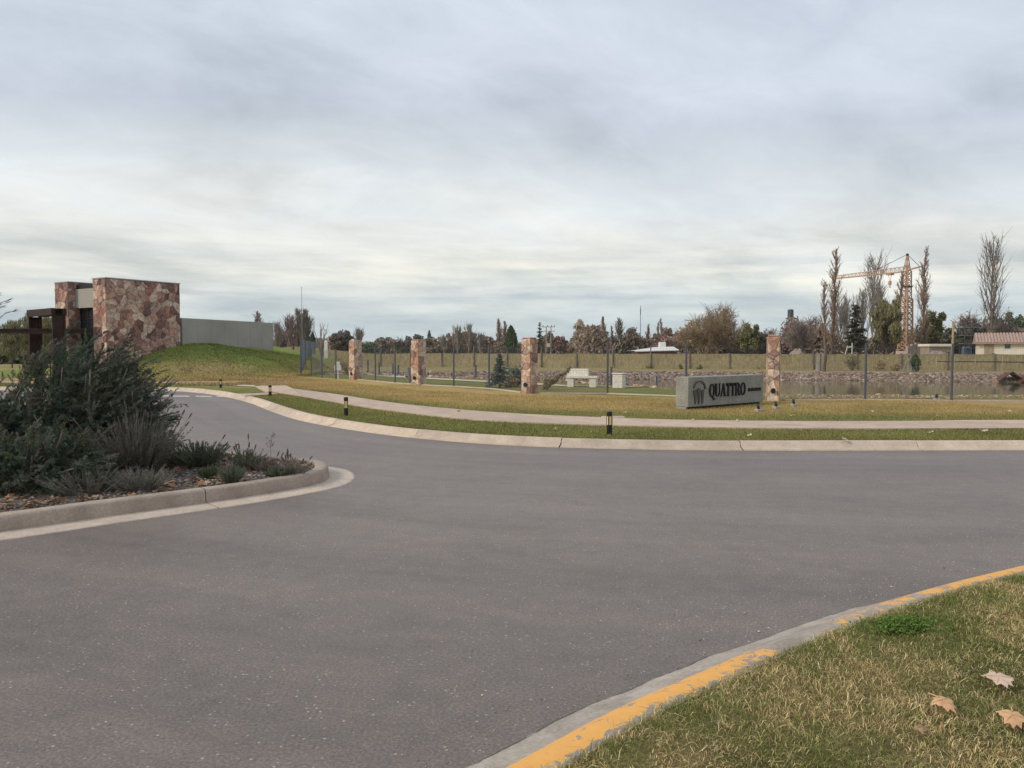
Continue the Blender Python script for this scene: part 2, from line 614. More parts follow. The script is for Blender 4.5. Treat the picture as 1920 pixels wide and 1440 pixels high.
def lawn_mat():
    m, nt, b = new_mat('lawn_ground')
    a = nt.nodes.new('ShaderNodeAttribute'); a.attribute_name = 'Col'
    p = pos(nt)
    n1 = noise(nt, p, 9.0, 6, 0.7)
    n2 = noise(nt, p, 38.0, 4, 0.75)
    n0 = noise(nt, p, 0.9, 5, 0.65, 0.5)
    c = mixc(nt, 1.0, a.outputs['Color'], rampn(nt, n1, [(0.3, (0.68, 0.7, 0.66)), (0.7, (1.3, 1.27, 1.25))]), 'MULTIPLY')
    c = mixc(nt, 1.0, c, rampn(nt, n2, [(0.3, (0.65,) * 3), (0.7, (1.35,) * 3)]), 'MULTIPLY')
    c = mixc(nt, 1.0, c, rampn(nt, n0, [(0.3, (0.84, 0.9, 0.8)), (0.7, (1.14, 1.08, 1.1))]), 'MULTIPLY')
    nt.links.new(c, b.inputs['Base Color'])
    b.inputs['Roughness'].default_value = 0.95
    b.inputs['Specular IOR Level'].default_value = 0.1
    bump(nt, b, n2, 0.9, 0.03)
    return m


def water_mat():
    m, nt, b = new_mat('pond_water')
    b.inputs['Base Color'].default_value = (0.055, 0.058, 0.03, 1)
    b.inputs['Roughness'].default_value = 0.07
    b.inputs['IOR'].default_value = 1.33
    b.inputs['Specular IOR Level'].default_value = 0.75
    n = noise(nt, pos(nt, (0.5, 2.0, 1)), 3.0, 3, 0.5)
    bump(nt, b, n, 0.05, 0.01)
    return m


def glass_mat():
    m, nt, b = new_mat('window_glass')
    b.inputs['Base Color'].default_value = (0.02, 0.025, 0.03, 1)
    b.inputs['Roughness'].default_value = 0.05
    b.inputs['Specular IOR Level'].default_value = 0.8
    return m


def plain(name, c, rough=0.6, metallic=0.0, spec=0.4):
    return pm(name, tuple(x * 0.9 for x in c), tuple(min(x * 1.1, 1) for x in c), 9.0, rough, 0.08, 0.004, metallic, 4, spec)


M = {}
M['asphalt'] = asphalt_mat()
M['kerb'] = concrete_kerb_mat('kerb_concrete', c1=(0.42, 0.335, 0.255), c2=(0.58, 0.475, 0.375))
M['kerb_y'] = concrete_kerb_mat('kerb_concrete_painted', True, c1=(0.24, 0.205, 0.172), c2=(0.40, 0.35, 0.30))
M['kerb_i'] = concrete_kerb_mat('island_kerb_concrete', c1=(0.27, 0.21, 0.168), c2=(0.40, 0.32, 0.26))
M['gutter'] = concrete_kerb_mat('gutter_concrete', c1=(0.40, 0.325, 0.26), c2=(0.56, 0.465, 0.38))
M['path'] = concrete_kerb_mat('path_concrete', c1=(0.39, 0.295, 0.225), c2=(0.52, 0.40, 0.31))
M['path_in'] = concrete_kerb_mat('inner_path_concrete', c1=(0.44, 0.36, 0.29), c2=(0.55, 0.47, 0.39))
M['paint_white'] = pm('road_paint', (0.30, 0.28, 0.27), (0.62, 0.60, 0.58), 6.0, 0.8, 0.1, 0.003, fine=30)
M['lawn'] = lawn_mat()
M['stone'] = stone_mat()
M['stone_pale'] = pale_stone_mat()
M['mortar'] = pm('mortar', (0.17, 0.12, 0.095), (0.26, 0.19, 0.15), 8, 0.95, 0.5, 0.02, fine=40)
M['concrete'] = pm('cast_concrete', (0.29, 0.272, 0.243), (0.365, 0.342, 0.308), 0.5, 0.9, 0.06, 0.004)
M['concrete_sign'] = pm('sign_concrete', (0.225, 0.222, 0.195), (0.30, 0.292, 0.26), 2.2, 0.9, 0.25, 0.008, fine=26)
M['concrete_light'] = pm('pale_concrete', (0.62, 0.58, 0.51), (0.74, 0.69, 0.61), 4, 0.85, 0.2, 0.006, fine=30)
M['fascia'] = plain('fascia_concrete', (0.33, 0.31, 0.27), 0.85)
M['steel'] = pm('weathered_steel', (0.022, 0.012, 0.010), (0.050, 0.026, 0.021), 3, 0.7, 0.2, 0.004, 0.2, fine=25)
M['dark_metal'] = plain('dark_metal', (0.018, 0.018, 0.020), 0.5, 0.3)
M['letter'] = plain('letter_metal', (0.012, 0.012, 0.013), 0.55, 0.2)
M['relief'] = plain('shaded_relief', (0.085, 0.085, 0.08), 0.6, 0.2)  # concrete emblem: its relief shading is put into this dark grey
M['post'] = plain('fence_paint', (0.085, 0.095, 0.11), 0.55, 0.3)
M['post_blue'] = plain('blue_post_paint', (0.075, 0.095, 0.125), 0.55, 0.2)
M['wire'] = plain('fence_wire', (0.15, 0.165, 0.185), 0.5, 0.4)
M['bollard'] = plain('bollard_paint', (0.012, 0.013, 0.016), 0.45, 0.2)
M['lens'] = plain('bollard_lens', (0.78, 0.60, 0.25), 0.35, 0.0, 0.5)
M['white'] = plain('white_paint', (0.66, 0.66, 0.65), 0.6)
M['crane'] = pm('crane_paint', (0.38, 0.22, 0.14), (0.50, 0.33, 0.235), 2.5, 0.65, 0.1, 0.01)
M['crane_pale'] = pm('crane_ballast', (0.42, 0.33, 0.28), (0.58, 0.50, 0.44), 1.5, 0.8, 0.1, 0.01)
M['tile'] = pm('roof_tile', (0.29, 0.185, 0.15), (0.42, 0.31, 0.265), 3.0, 0.85, 0.3, 0.02)
M['plaster'] = pm('cream_plaster', (0.62, 0.56, 0.46), (0.72, 0.67, 0.57), 1.0, 0.9, 0.1, 0.01)
M['wood'] = pm('raw_timber', (0.26, 0.20, 0.13), (0.40, 0.32, 0.21), 3, 0.85, 0.3, 0.01, stretch=(3, 3, 0.5))
M['wood_dark'] = pm('brown_timber', (0.085, 0.040, 0.028), (0.16, 0.075, 0.05), 5, 0.85, 0.3, 0.01)
M['net'] = pm('shade_net', (0.272, 0.228, 0.130), (0.325, 0.275, 0.165), 0.35, 0.95, 0.15, 0.02, spec=0.05, fine=7, stretch=(1, 1, 0.5))
M['bark'] = pm('grey_bark', (0.133, 0.109, 0.094), (0.250, 0.211, 0.180), 3, 0.95, 0.4, 0.03)
M['bark_pale'] = pm('pale_bark', (0.21, 0.185, 0.165), (0.31, 0.28, 0.255), 2, 0.95, 0.2, 0.02)
M['bark_dark'] = pm('dark_bark', (0.078, 0.059, 0.050), (0.149, 0.118, 0.097), 3, 0.95, 0.4, 0.03)
M['twig_brown'] = pm('brown_twigs', (0.196, 0.133, 0.102), (0.305, 0.218, 0.164), 0.8, 0.95, 0.0)
M['twig_pale'] = pm('pale_twigs', (0.20, 0.165, 0.145), (0.29, 0.245, 0.215), 0.8, 0.95, 0.0)
M['twig_ochre'] = pm('ochre_twigs', (0.215, 0.158, 0.098), (0.30, 0.225, 0.145), 0.5, 0.95, 0.0)
M['twig_mauve'] = pm('mauve_twigs', (0.180, 0.128, 0.121), (0.281, 0.211, 0.196), 0.6, 0.95, 0.0)
M['leaf'] = attr_mat('foliage', 0.8, 0.25)
M['needle'] = attr_mat('needles', 0.8, 0.3)
M['grass'] = attr_mat('grass_blades', 0.8, 0.3)
M['dead_leaf'] = attr_mat('dry_leaf', 0.8, 0.15, 25)
M['rock'] = attr_mat('river_rock', 0.95, 0, 9)
M['soil'] = pm('mulch_soil', (0.085, 0.068, 0.055), (0.19, 0.15, 0.12), 12, 0.98, 0.9, 0.03, fine=60)
M['water'] = water_mat()
M['glass'] = glass_mat()
M['hill'] = pm('hill_scrub', (0.07, 0.085, 0.075), (0.10, 0.12, 0.10), 0.004, 1.0, 0.0)
M['tank'] = plain('tank_paint', (0.06, 0.085, 0.09), 0.6)
M['blue_sheet'] = plain('blue_tarpaulin', (0.10, 0.14, 0.20), 0.6)
M['rubble'] = pm('piled_rubble', (0.22, 0.17, 0.14), (0.36, 0.29, 0.25), 4, 0.95, 0.6, 0.05)

# ------------------------------------------------------------------ curves on the ground
def catmull(pts, step=0.25):
    pts = [np.array(p, float) for p in pts]
    pts = [2 * pts[0] - pts[1]] + pts + [2 * pts[-1] - pts[-2]]
    out = []
    for i in range(1, len(pts) - 2):
        p0, p1, p2, p3 = pts[i - 1:i + 3]
        d01 = max(np.linalg.norm(p1 - p0), 1e-6) ** .5; d12 = max(np.linalg.norm(p2 - p1), 1e-6) ** .5; d23 = max(np.linalg.norm(p3 - p2), 1e-6) ** .5
        m1 = (p2 - p1) + d12 * ((p1 - p0) / d01 - (p2 - p0) / (d01 + d12))
        m2 = (p2 - p1) + d12 * ((p3 - p2) / d23 - (p3 - p1) / (d12 + d23))
        n = max(4, int(np.linalg.norm(p2 - p1) / step))
        for k in range(n):
            t = k / n
            out.append((2 * t**3 - 3 * t**2 + 1) * p1 + (t**3 - 2 * t**2 + t) * m1 + (-2 * t**3 + 3 * t**2) * p2 + (t**3 - t**2) * m2)
    out.append(pts[-2])
    return resample(np.array(out), step)


def resample(a, step):
    seg = np.linalg.norm(np.diff(a, axis=0), axis=1)
    s = np.concatenate([[0], np.cumsum(seg)])
    n = max(2, int(s[-1] / step) + 1)
    t = np.linspace(0, s[-1], n)
    return np.stack([np.interp(t, s, a[:, i]) for i in range(a.shape[1])], 1)


def normals2(a, closed=False):
    if closed:
        t = np.roll(a, -1, 0) - np.roll(a, 1, 0)
    else:
        t = np.gradient(a, axis=0)
    t = unit(t)
    return np.stack([t[:, 1], -t[:, 0]], 1)      # to the right of travel


def xy(u, v, z=0.12):
    p = P(u, v, z)
    return (p.x, p.y)


far_kerb = catmull([(-400, 40), (-90, 34.5), (-45, 33.6), (-26, 32.9), (-18, 32.3), xy(330, 727), xy(395, 731), xy(445, 738), xy(490, 748), xy(535, 763),
                    xy(590, 778), xy(660, 790), xy(760, 803), xy(880, 813.5), xy(1010, 820.5), xy(1160, 824.5),
                    xy(1350, 827), xy(1600, 827), xy(1920, 826.5), (14, 13.3), (30, 13.2), (90, 13), (400, 13)])
near_kerb = catmull([(-7, -14), (-3.6, -4), (-1.7, 0.2), (-0.62, 2.0), xy(1060, 1440), xy(1250, 1330), xy(1400, 1262),
                     xy(1500, 1215), xy(1640, 1160), xy(1760, 1120), xy(1920, 1077), (5.3, 6.2), (8.5, 6.75), (14, 7.0), (40, 7.1), (90, 7.1)], 0.2)
kY = lambda x: np.interp(x, far_kerb[:, 0], far_kerb[:, 1])
nY = lambda x: np.interp(x, near_kerb[:, 0], near_kerb[:, 1])

# ------------------------------------------------------------------ ground sheets
OCHRE = np.array([0.400, 0.285, 0.120]); GREEN = np.array([0.185, 0.190, 0.060]); DGREEN = np.array([0.105, 0.130, 0.035])
STRAW = np.array([0.36, 0.28, 0.135]); SAND = np.array([0.36, 0.265, 0.15]); FIELD = np.array([0.27, 0.22, 0.105]); GRAVEL = np.array([0.27, 0.225, 0.175])


path_mid = None


def path_dist(x, y):
    # signed offset of the footpath's centre line (positive is beyond the path)
    return y - np.interp(x, path_mid[:, 0], path_mid[:, 1])


def lawn_col(x, y):
    x = np.asarray(x, float); y = np.asarray(y, float)
    n1 = vnoise(x, y, 2.6, 1) * 0.6 + vnoise(x, y, 0.9, 2) * 0.4
    n2 = vnoise(x, y, 6.0, 3)
    pd = path_dist(x, y)
    dry = ss((pd - 1.0) / 3.6) * 0.95 + (n1 - 0.5) * 0.75 + (n2 - 0.5) * 0.35
    dry = np.where(pd < 0, 0.05 + (n1 - 0.5) * 0.7, dry)
    dry = dry + 0.35 * ss((-x - 1) / 9) * (pd > 0)
    dry = np.clip(dry, 0, 1)[..., None]
    c = GREEN * (1 - dry) + OCHRE * dry
    c = c * (0.85 + 0.3 * vnoise(x, y, 1.3, 5))[..., None]
    # mound: green on its shoulders, worn pale patch on the face
    z = terr(x, y)
    md = (ss((y - 41) / 3) * (1 - ss((x + 15.2) / 2.5)) * (x > -40))[..., None]
    patch = np.exp(-(((x + 17.5) / 3.2) ** 2 + ((y - 44.0) / 1.6) ** 2))
    mg = np.clip(patch * 1.0 + (n1 - 0.5) * 0.9, 0, 1)[..., None]
    mc = (DGREEN * 0.95 + GREEN * 0.45) * np.array([1.0, 1.04, .95]) * (1 - mg) + (STRAW * 0.80) * mg
    c = c * (1 - md) + mc * md
    strip = (ss((y - 33.4) / 1.0) * (1 - ss((y - 41) / 2.0)) * (1 - ss((x + 12) / 3)))[..., None]
    c = c * (1 - strip * 0.6) + SAND * 0.95 * strip * 0.6
    # inside the fence: green strip, then gravel banks
    yn, yf = pond_edges(x)
    fy = fence_y(x)
    ins = (ss((y - fy - 0.1) / 0.4) * (x > -13))[..., None]
    gi = np.clip(0.35 + (n1 - 0.5) * 1.1, 0, 1)[..., None]
    c = c * (1 - ins) + (DGREEN * 1.35 * (1 - gi) + OCHRE * 0.62 * gi) * ins
    bank = (ss((y - yn + 0.9) / 0.9) * (x > -12))[..., None]
    gc = GRAVEL * (0.75 + 0.5 * vnoise(x, y, 0.7, 8))[..., None]
    gr = np.clip((n1 - 0.45) * 2, 0, 0.7)[..., None]
    c = c * (1 - bank) + (gc * (1 - gr) + OCHRE * 0.75 * gr) * bank
    fld = ss((y - yf - 3.0) / 1.5)[..., None] * (1 - md)
    c = c * (1 - fld) + FIELD * (0.8 + 0.4 * n2)[..., None] * fld
    return np.clip(c, 0.01, 1)


def fence_y(x):
    return np.interp(x, FX, FY)


# pillars along the fence, from the photograph: pillar foot pixel -> ground
PILLAR_UV = [(665, 712), (784, 722), (993, 738), (1453, 752)]
PILLARS = [P(u, v, 0.12) for u, v in PILLAR_UV]
FX = [-60, -14.5] + [p.x for p in PILLARS] + [PILLARS[3].x + 14, 120]
FY = [60, 47] + [p.y for p in PILLARS] + [PILLARS[3].y + 0.9, 27]

path_up = catmull([xy(490, 723.5), xy(560, 731), xy(640, 742), xy(760, 759.5), xy(940, 775.5), xy(1100, 783.5), xy(1300, 790), xy(1600, 791.5), xy(1920, 790), (16, 16.9), (40, 16.6), (90, 16.5)], 0.25)
path_lo = catmull([xy(512, 736), xy(560, 743.5), xy(640, 757.5), xy(740, 772.5), xy(900, 789.5), xy(1140, 799.5), xy(1300, 803), xy(1600, 806), xy(1920, 804.5), (16, 15.3), (40, 15.0), (90, 14.9)], 0.25)
_n = 240
def _even(a, n):
    seg = np.linalg.norm(np.diff(a, axis=0), axis=1); s = np.concatenate([[0], np.cumsum(seg)]); s /= s[-1]
    t = np.linspace(0, 1, n); return np.stack([np.interp(t, s, a[:, i]) for i in range(2)], 1)
_pu, _pl = _even(path_up, _n), _even(path_lo, _n)
path_mid = np.vstack([[-60, 36.5], [-16, 35.0], (_pu + _pl) / 2])


def axis(parts):
    out = []
    for a, b, n in parts:
        out.extend(np.linspace(a, b, n, endpoint=False))
    return np.array(out + [parts[-1][1]])


def sheet(name, xs, y0f, svals, zf, colf, mat, sign=1):
    X = np.repeat(xs[:, None], len(svals), 1)
    Y = y0f(xs)[:, None] + sign * svals[None, :]
    Z = zf(X, Y)
    V = np.stack([X, Y, Z], -1).reshape(-1, 3)
    n, m = X.shape
    i = np.arange(n - 1)[:, None] * m + np.arange(m - 1)[None, :]
    F = np.stack([i, i + m, i + m + 1, i + 1], -1).reshape(-1, 4)
    if sign < 0: F = F[:, ::-1]
    col = colf(X, Y).reshape(-1, 3) if colf else None
    return np_mesh(name, V, F, mat, None, col, smooth=True)


xs = axis([(-3000, -300, 8), (-300, -60, 10), (-60, -30, 20), (-30, 45, 190), (45, 100, 36), (100, 300, 10), (300, 3000, 8)])
sv = axis([(0, 50, 150), (50, 80, 20), (80, 200, 12), (200, 4500, 14)])
kfun = lambda x: np.where(np.abs(x) < 390, kY(x), np.where(x < 0, 40, 13))
lawn = sheet('lawn', xs, kfun, sv, terr, lawn_col, M['lawn'])
tag(lawn, 'wide lawn beyond the road running from yellowed turf to far field', kind='structure')


def near_col(x, y):
    n1 = vnoise(x, y, 0.5, 21) * 0.5 + vnoise(x, y, 0.17, 22) * 0.5
    g = np.clip((n1 - 0.3) * 1.6, 0, 1)[..., None]
    return (np.array([0.085, 0.08, 0.03]) * (1 - g) + np.array([0.20, 0.155, 0.075]) * g)


xs2 = axis([(-6.9, 6, 80), (6, 90, 40)])
sv2 = axis([(0, 8, 60), (8, 40, 12)])
nl = sheet('near_lawn', xs2, nY, sv2, lambda X, Y: np.full_like(X, 0.12) + 0.012 * (vnoise(X, Y, 0.4, 9) - 0.5), near_col, M['lawn'], -1)
tag(nl, 'patchy winter lawn in the near right corner', kind='structure')

def kerb_dist(X, Y):
    pts = far_kerb[::4]
    d = np.full(X.shape, 1e9)
    for q in pts: d = np.minimum(d, (X - q[0]) ** 2 + (Y - q[1]) ** 2)
    d = np.sqrt(d) / 20.0
    return np.stack([d, d, d], -1)


xs3 = axis([(-390, -60, 20), (-60, 60, 160), (60, 390, 20)])
sv3 = axis([(0.12, 60, 90)])
rd = sheet('road', xs3, kY, sv3, lambda X, Y: np.zeros_like(X), kerb_dist, M['asphalt'], -1)
tag(rd, 'worn grey asphalt road sweeping left toward the gatehouse', kind='structure')


# ------------------------------------------------------------------ kerbs
def sweep(name, line, prof, mat, parent, side=1, z0=0.0, s0=0.0, wob=0.0, seed=0, taper=0.0):
    n = normals2(line) * side
    L = np.concatenate([[0], np.cumsum(np.linalg.norm(np.diff(line, axis=0), axis=1))]) + s0
    k = len(prof)
    off = np.array([p[0] for p in prof]); zz = np.array([p[1] for p in prof])
    jit = np.zeros((len(line), k))
    if wob:
        jit[:, -2:] = ((vnoise(L, L * 0, 0.35, seed) * .6 + vnoise(L, L * 0, 0.09, seed + 1) * .4)[:, None] - 0.5) * wob
    if taper:
        tp = np.clip((L - 3.2) / 3.4, 0, 1)[:, None] * taper
        jit[:, -2:] -= tp
        jit[:, -3:-2] -= tp * .55
    V = np.zeros((len(line), k, 3))
    V[:, :, :2] = line[:, None, :] + n[:, None, :] * (off[None, :] + jit)[:, :, None]
    V[:, :, 2] = zz[None, :] + z0
    UV = np.stack([np.repeat(L[:, None], k, 1), np.repeat(off[None, :], len(line), 0)], -1).reshape(-1, 2)
    i = np.arange(len(line) - 1)[:, None] * k + np.arange(k - 1)[None, :]
    F = np.stack([i, i + 1, i + k + 1, i + k], -1).reshape(-1, 4)
    if side < 0: F = F[:, ::-1]
    V = V.reshape(-1, 3)
    # end caps as fans of quads (degenerate last corner kept apart)
    o = np_mesh(name, V, F, mat, parent, uv=UV)
    return o


def kerb_run(name, label, line, prof, mat, seclen, smin, smax, side, wob=0.0, gap=0.005, uoff=0.0, taper=0.0):
    root = thing(name, label, None, (0, 0, 0))
    tag(root, kind='structure')
    seg = np.linalg.norm(np.diff(line, axis=0), axis=1); S = np.concatenate([[0], np.cumsum(seg)])
    s = smin; i = 0
    while s < min(smax, S[-1]) - 0.1:
        e = min(s + seclen, smax, S[-1])
        t = np.linspace(s + gap, e - gap, max(3, int((e - s) / 0.22) + 1))
        ln = np.stack([np.interp(t, S, line[:, 0]), np.interp(t, S, line[:, 1])], 1)
        dz = random.uniform(-0.004, 0.004)
        sweep('kerb_section', ln, prof, mat, root, side, dz, s - uoff, wob, i, taper)
        s = e; i += 1
    return root


def arc_at(line, x):
    seg = np.linalg.norm(np.diff(line, axis=0), axis=1); S = np.concatenate([[0], np.cumsum(seg)])
    return float(np.interp(x, line[:, 0], S))


FAR_PROF = [(-0.02, 0.06), (0.0, 0.128), (0.02, 0.136), (0.12, 0.136), (0.15, 0.122), (0.205, 0.052), (0.235, 0.036), (0.36, 0.014), (0.365, -0.05)]
kerb_run('kerb', 'pale concrete kerb along the far side of the road', far_kerb, FAR_PROF, M['kerb'], 3.05, arc_at(far_kerb, -60), arc_at(far_kerb, 60), 1)
NEAR_PROF = [(-0.02, 0.05), (0.0, 0.118), (0.03, 0.124), (0.07, 0.124), (0.13, 0.118), (0.19, 0.092), (0.23, 0.064), (0.265, 0.048), (0.36, 0.020), (0.425, 0.008), (0.43, -0.05)]
S_NEAR0 = arc_at(near_kerb, 0.2)
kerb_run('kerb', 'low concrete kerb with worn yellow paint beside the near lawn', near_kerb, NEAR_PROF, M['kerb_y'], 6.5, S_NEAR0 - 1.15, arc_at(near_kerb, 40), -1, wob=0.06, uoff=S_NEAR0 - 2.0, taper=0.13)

# joint filler below the gaps
mb = MB()
def filler(line, a, b, side, z, w0, w1, name, label):
    seg = np.linalg.norm(np.diff(line, axis=0), axis=1); S = np.concatenate([[0], np.cumsum(seg)])
    t = np.arange(a, b, 0.3)
    ln = np.stack([np.interp(t, S, line[:, 0]), np.interp(t, S, line[:, 1])], 1)
    o = sweep(name, ln, [(w0, z + 0.03), (w1 - 0.12, z), (w1, -0.02)], M['mortar'], None, side)
    return o
filler(far_kerb, arc_at(far_kerb, -60), arc_at(far_kerb, 60), 1, 0.03, 0.0, 0.3, 'kerb_bed', '').parent = bpy.data.objects['kerb']
filler(near_kerb, S_NEAR0 - 5.6, arc_at(near_kerb, 40), -1, 0.03, 0.0, 0.4, 'kerb_bed', '').parent = bpy.data.objects['kerb.001']

# planted island
isl_ctrl = [(-16.5, 2.0), (-11.5, 3.1), (-8.2, 4.55), xy(0, 1000, 0), xy(215, 969, 0), xy(430, 939, 0), xy(540, 921, 0), xy(596, 909.5, 0), xy(617, 898, 0), xy(606, 884.5, 0.0),
            (-3.15, 11.05), (-4.1, 11.62), (-5.3, 12.0), (-8, 12.6), (-12, 13.1), (-18, 13.4), (-22, 12.4), (-23.5, 9), (-22, 5), (-19.5, 2.6)]
isl = catmull(isl_ctrl + [isl_ctrl[0]], 0.12)[:-1]
ISL_PROF = [(-0.20, 0.10), (-0.185, 0.158), (-0.165, 0.166), (-0.06, 0.168), (-0.028, 0.158), (-0.012, 0.132), (0.0, 0.02), (0.004, -0.02)]
GUT_PROF = [(-0.02, 0.016), (0.0, 0.016), (0.20, 0.012), (0.30, 0.009), (0.335, 0.004), (0.34, -0.03)]


def closed_run(name, label, line, prof, mat, seclen, part):
    root = thing(name, label, None); tag(root, kind='structure')
    ln0 = np.vstack([line, line[:1]])
    seg = np.linalg.norm(np.diff(ln0, axis=0), axis=1); S = np.concatenate([[0], np.cumsum(seg)])
    n = normals2(line, True); n = np.vstack([n, n[:1]])
    cnt = int(S[-1] / seclen); off = np.array([p[0] for p in prof]); zz = np.array([p[1] for p in prof]); k = len(prof)
    shift = 2.65
    for q in range(cnt):
        t = (np.linspace(q * S[-1] / cnt + 0.004, (q + 1) * S[-1] / cnt - 0.004, int(seclen / 0.11)) + shift) % S[-1]
        ln = np.stack([np.interp(t, S, ln0[:, 0]), np.interp(t, S, ln0[:, 1])], 1)
        nn = unit(np.stack([np.interp(t, S, n[:, 0]), np.interp(t, S, n[:, 1])], 1))
        V = np.zeros((len(t), k, 3)); V[:, :, :2] = ln[:, None] + nn[:, None] * off[None, :, None]; V[:, :, 2] = zz
        i = np.arange(len(t) - 1)[:, None] * k + np.arange(k - 1)[None, :]
        F = np.stack([i, i + 1, i + k + 1, i + k], -1).reshape(-1, 4)
        np_mesh(part, V.reshape(-1, 3), F, mat, root, smooth=False)
    return root


isl_n = normals2(isl, True)
_area = np.sum(isl[:, 0] * np.roll(isl[:, 1], -1) - np.roll(isl[:, 0], -1) * isl[:, 1])
if _area < 0:
    isl = isl[::-1].copy(); isl_n = normals2(isl, True)
closed_run('island_kerb', 'rounded upstand kerb around the planted island', isl, ISL_PROF, M['kerb_i'], 3.0, 'kerb_section')
closed_run('gutter', 'flat pale concrete gutter around the planted island', isl, GUT_PROF, M['gutter'], 3.0, 'gutter_section')
inner = isl - isl_n * 0.17


def soil_z(x, y):
    return 0.125 + 0.035 * (vnoise(x, y, 0.8, 31) - 0.3) + 0.02 * vnoise(x, y, 0.2, 32)


cen = np.array([-9.0, 8.5])
V = []; rings = np.linspace(1, 0.02, 26)
for r in rings:
    q = cen + (inner - cen) * r
    V.append(np.column_stack([q, soil_z(q[:, 0], q[:, 1]) * (1 if r < 0.999 else 0.85)]))
V = np.vstack(V); n = len(inner)
i = np.arange(len(rings) - 1)[:, None] * n + np.arange(n)[None, :]
j = np.arange(len(rings) - 1)[:, None] * n + (np.arange(n)[None, :] + 1) % n
F = np.stack([i, j, j + n, i + n], -1).reshape(-1, 4)
so = np_mesh('island_soil', V, F, M['soil'], None, smooth=True)
tag(so, 'dark mulched soil of the planted island', kind='structure')


def in_poly(x, y, poly):
    x = np.asarray(x); y = np.asarray(y); c = np.zeros(x.shape, bool)
    px, py = poly[:, 0], poly[:, 1]; qx, qy = np.roll(px, 1), np.roll(py, 1)
    for a, b, c2, d in zip(px, py, qx, qy):
        hit = ((b > y) != (d > y)) & (x < (c2 - a) * (y - b) / (d - b + 1e-12) + a)
        c ^= hit
    return c


# ------------------------------------------------------------------ footpath of slabs
fp = thing('footpath', 'pinkish concrete footpath curving across the lawn', None); tag(fp, kind='structure')
arc = np.concatenate([[0], np.cumsum(np.linalg.norm(np.diff((_pu + _pl) / 2, axis=0), axis=1))])
slab_len = 3.45; s = 0.0
while s < arc[-1] - 1:
    e = min(s + slab_len, arc[-1])
    t = np.linspace(s + 0.02, e - 0.02, 10)
    a = np.stack([np.interp(t, arc, _pu[:, k]) for k in range(2)], 1); b = np.stack([np.interp(t, arc, _pl[:, k]) for k in range(2)], 1)
    m = MB(); zt = 0.150 + random.uniform(-0.004, 0.004); n = len(t)
    vs = [(p[0], p[1], zt) for p in a] + [(p[0], p[1], zt) for p in b] + [(p[0], p[1], 0.05) for p in a] + [(p[0], p[1], 0.05) for p in b]
    fs = []
    for q in range(n - 1):
        fs += [(q, n + q, n + q + 1, q + 1), (n + q, 3 * n + q, 3 * n + q + 1, n + q + 1), (q + 1, 2 * n + q + 1, 2 * n + q, q)]
    fs += [(0, 2 * n, 3 * n, n), (2 * n - 1, 4 * n - 1, 3 * n - 1, n - 1)]
    m.add(vs, fs).build('slab', M['path'], fp)
    s = e
# landing slab, short ramp to the road and narrow branch to the left
a, b, c, d_ = [P(u, v, 0.15) for u, v in ((478, 724.0), (536, 722.5), (552, 729.5), (500, 735.5))]
MB().prism([(a.x, a.y), (d_.x, d_.y), (c.x, c.y), (b.x, b.y)], 0.05, 0.153).build('slab', M['path'], fp)
a, b, c, d_ = [P(u, v, 0.15) for u, v in ((448, 738.2), (508, 735.5), (520, 738.0), (462, 742.0))]
MB().prism([(a.x, a.y), (d_.x, d_.y), (c.x, c.y), (b.x, b.y)], 0.05, 0.149).build('slab', M['path'], fp)
m = MB()
pts = [P(478, 722.2, .14), P(400, 718.5, .14), P(330, 716.8, .14), Vector((-22, 37.4, .14)), Vector((-40, 38.0, .14))]
lo = [P(478, 725.2, .14), P(400, 721.0, .14), P(330, 719.0, .14), Vector((-22, 36.5, .14)), Vector((-40, 37.1, .14))]
for q in range(4):
    m.add([pts[q], pts[q + 1], lo[q + 1], lo[q]], [(0, 1, 2, 3)])
m.build('path_strip', M['path_in'], fp)

p = P(1150, 783.5, .13)
t = thing('utility_cover', 'small pale concrete cover plate in the lawn behind the largest bollard', 'cover', p, radians(8))
t.scale = (.6, .6, .6)
MB().bbox(-.42, .42, -.22, .22, -.06, .05, .012).build('frame', M['gutter'], t)
MB().bbox(-.32, .32, -.14, .14, .045, .062, .006).build('lid', M['gutter'], t)

# dark earth showing in the joints of the path
m = MB()
for q in range(0, _n - 6, 6):
    m.add([(_pu[q][0], _pu[q][1], .131), (_pu[q + 6][0], _pu[q + 6][1], .131), (_pl[q + 6][0], _pl[q + 6][1], .131), (_pl[q][0], _pl[q][1], .131)], [(0, 3, 2, 1)])
m.build('path_bed', M['soil'], fp)

# road markings
for u0, u1, v0, v1, lab in ((296, 319, 741.0, 743.0, 'first'), (322, 354, 741.5, 743.6, 'second'), (366, 396, 742.0, 744.0, 'third'), (405, 438, 742.6, 744.4, 'fourth')):
    m = MB(); q = [P(u0, v0, 0.004), P(u0 + 2, v1, 0.004), P(u1 + 2, v1 + .4, 0.004), P(u1, v0 + .4, 0.004)]
    m.add(q, [(0, 1, 2, 3)])
    tag(m.build('road_marking', M['paint_white']), f'worn white dash on the road, {lab} from the bush', kind='structure')

# ------------------------------------------------------------------ pond, banks
yb0 = 24.0
m = MB(); wx = np.linspace(-14, 110, 40)
for i in range(len(wx) - 1):
    x0, x1 = wx[i], wx[i + 1]
    m.add([(x0, 24, WATER_Z), (x1, 24, WATER_Z), (x1, 54, WATER_Z), (x0, 54, WATER_Z)], [(0, 1, 2, 3)])
tag(m.build('pond_water', M['water']), 'still olive pond water behind the fence', kind='structure')


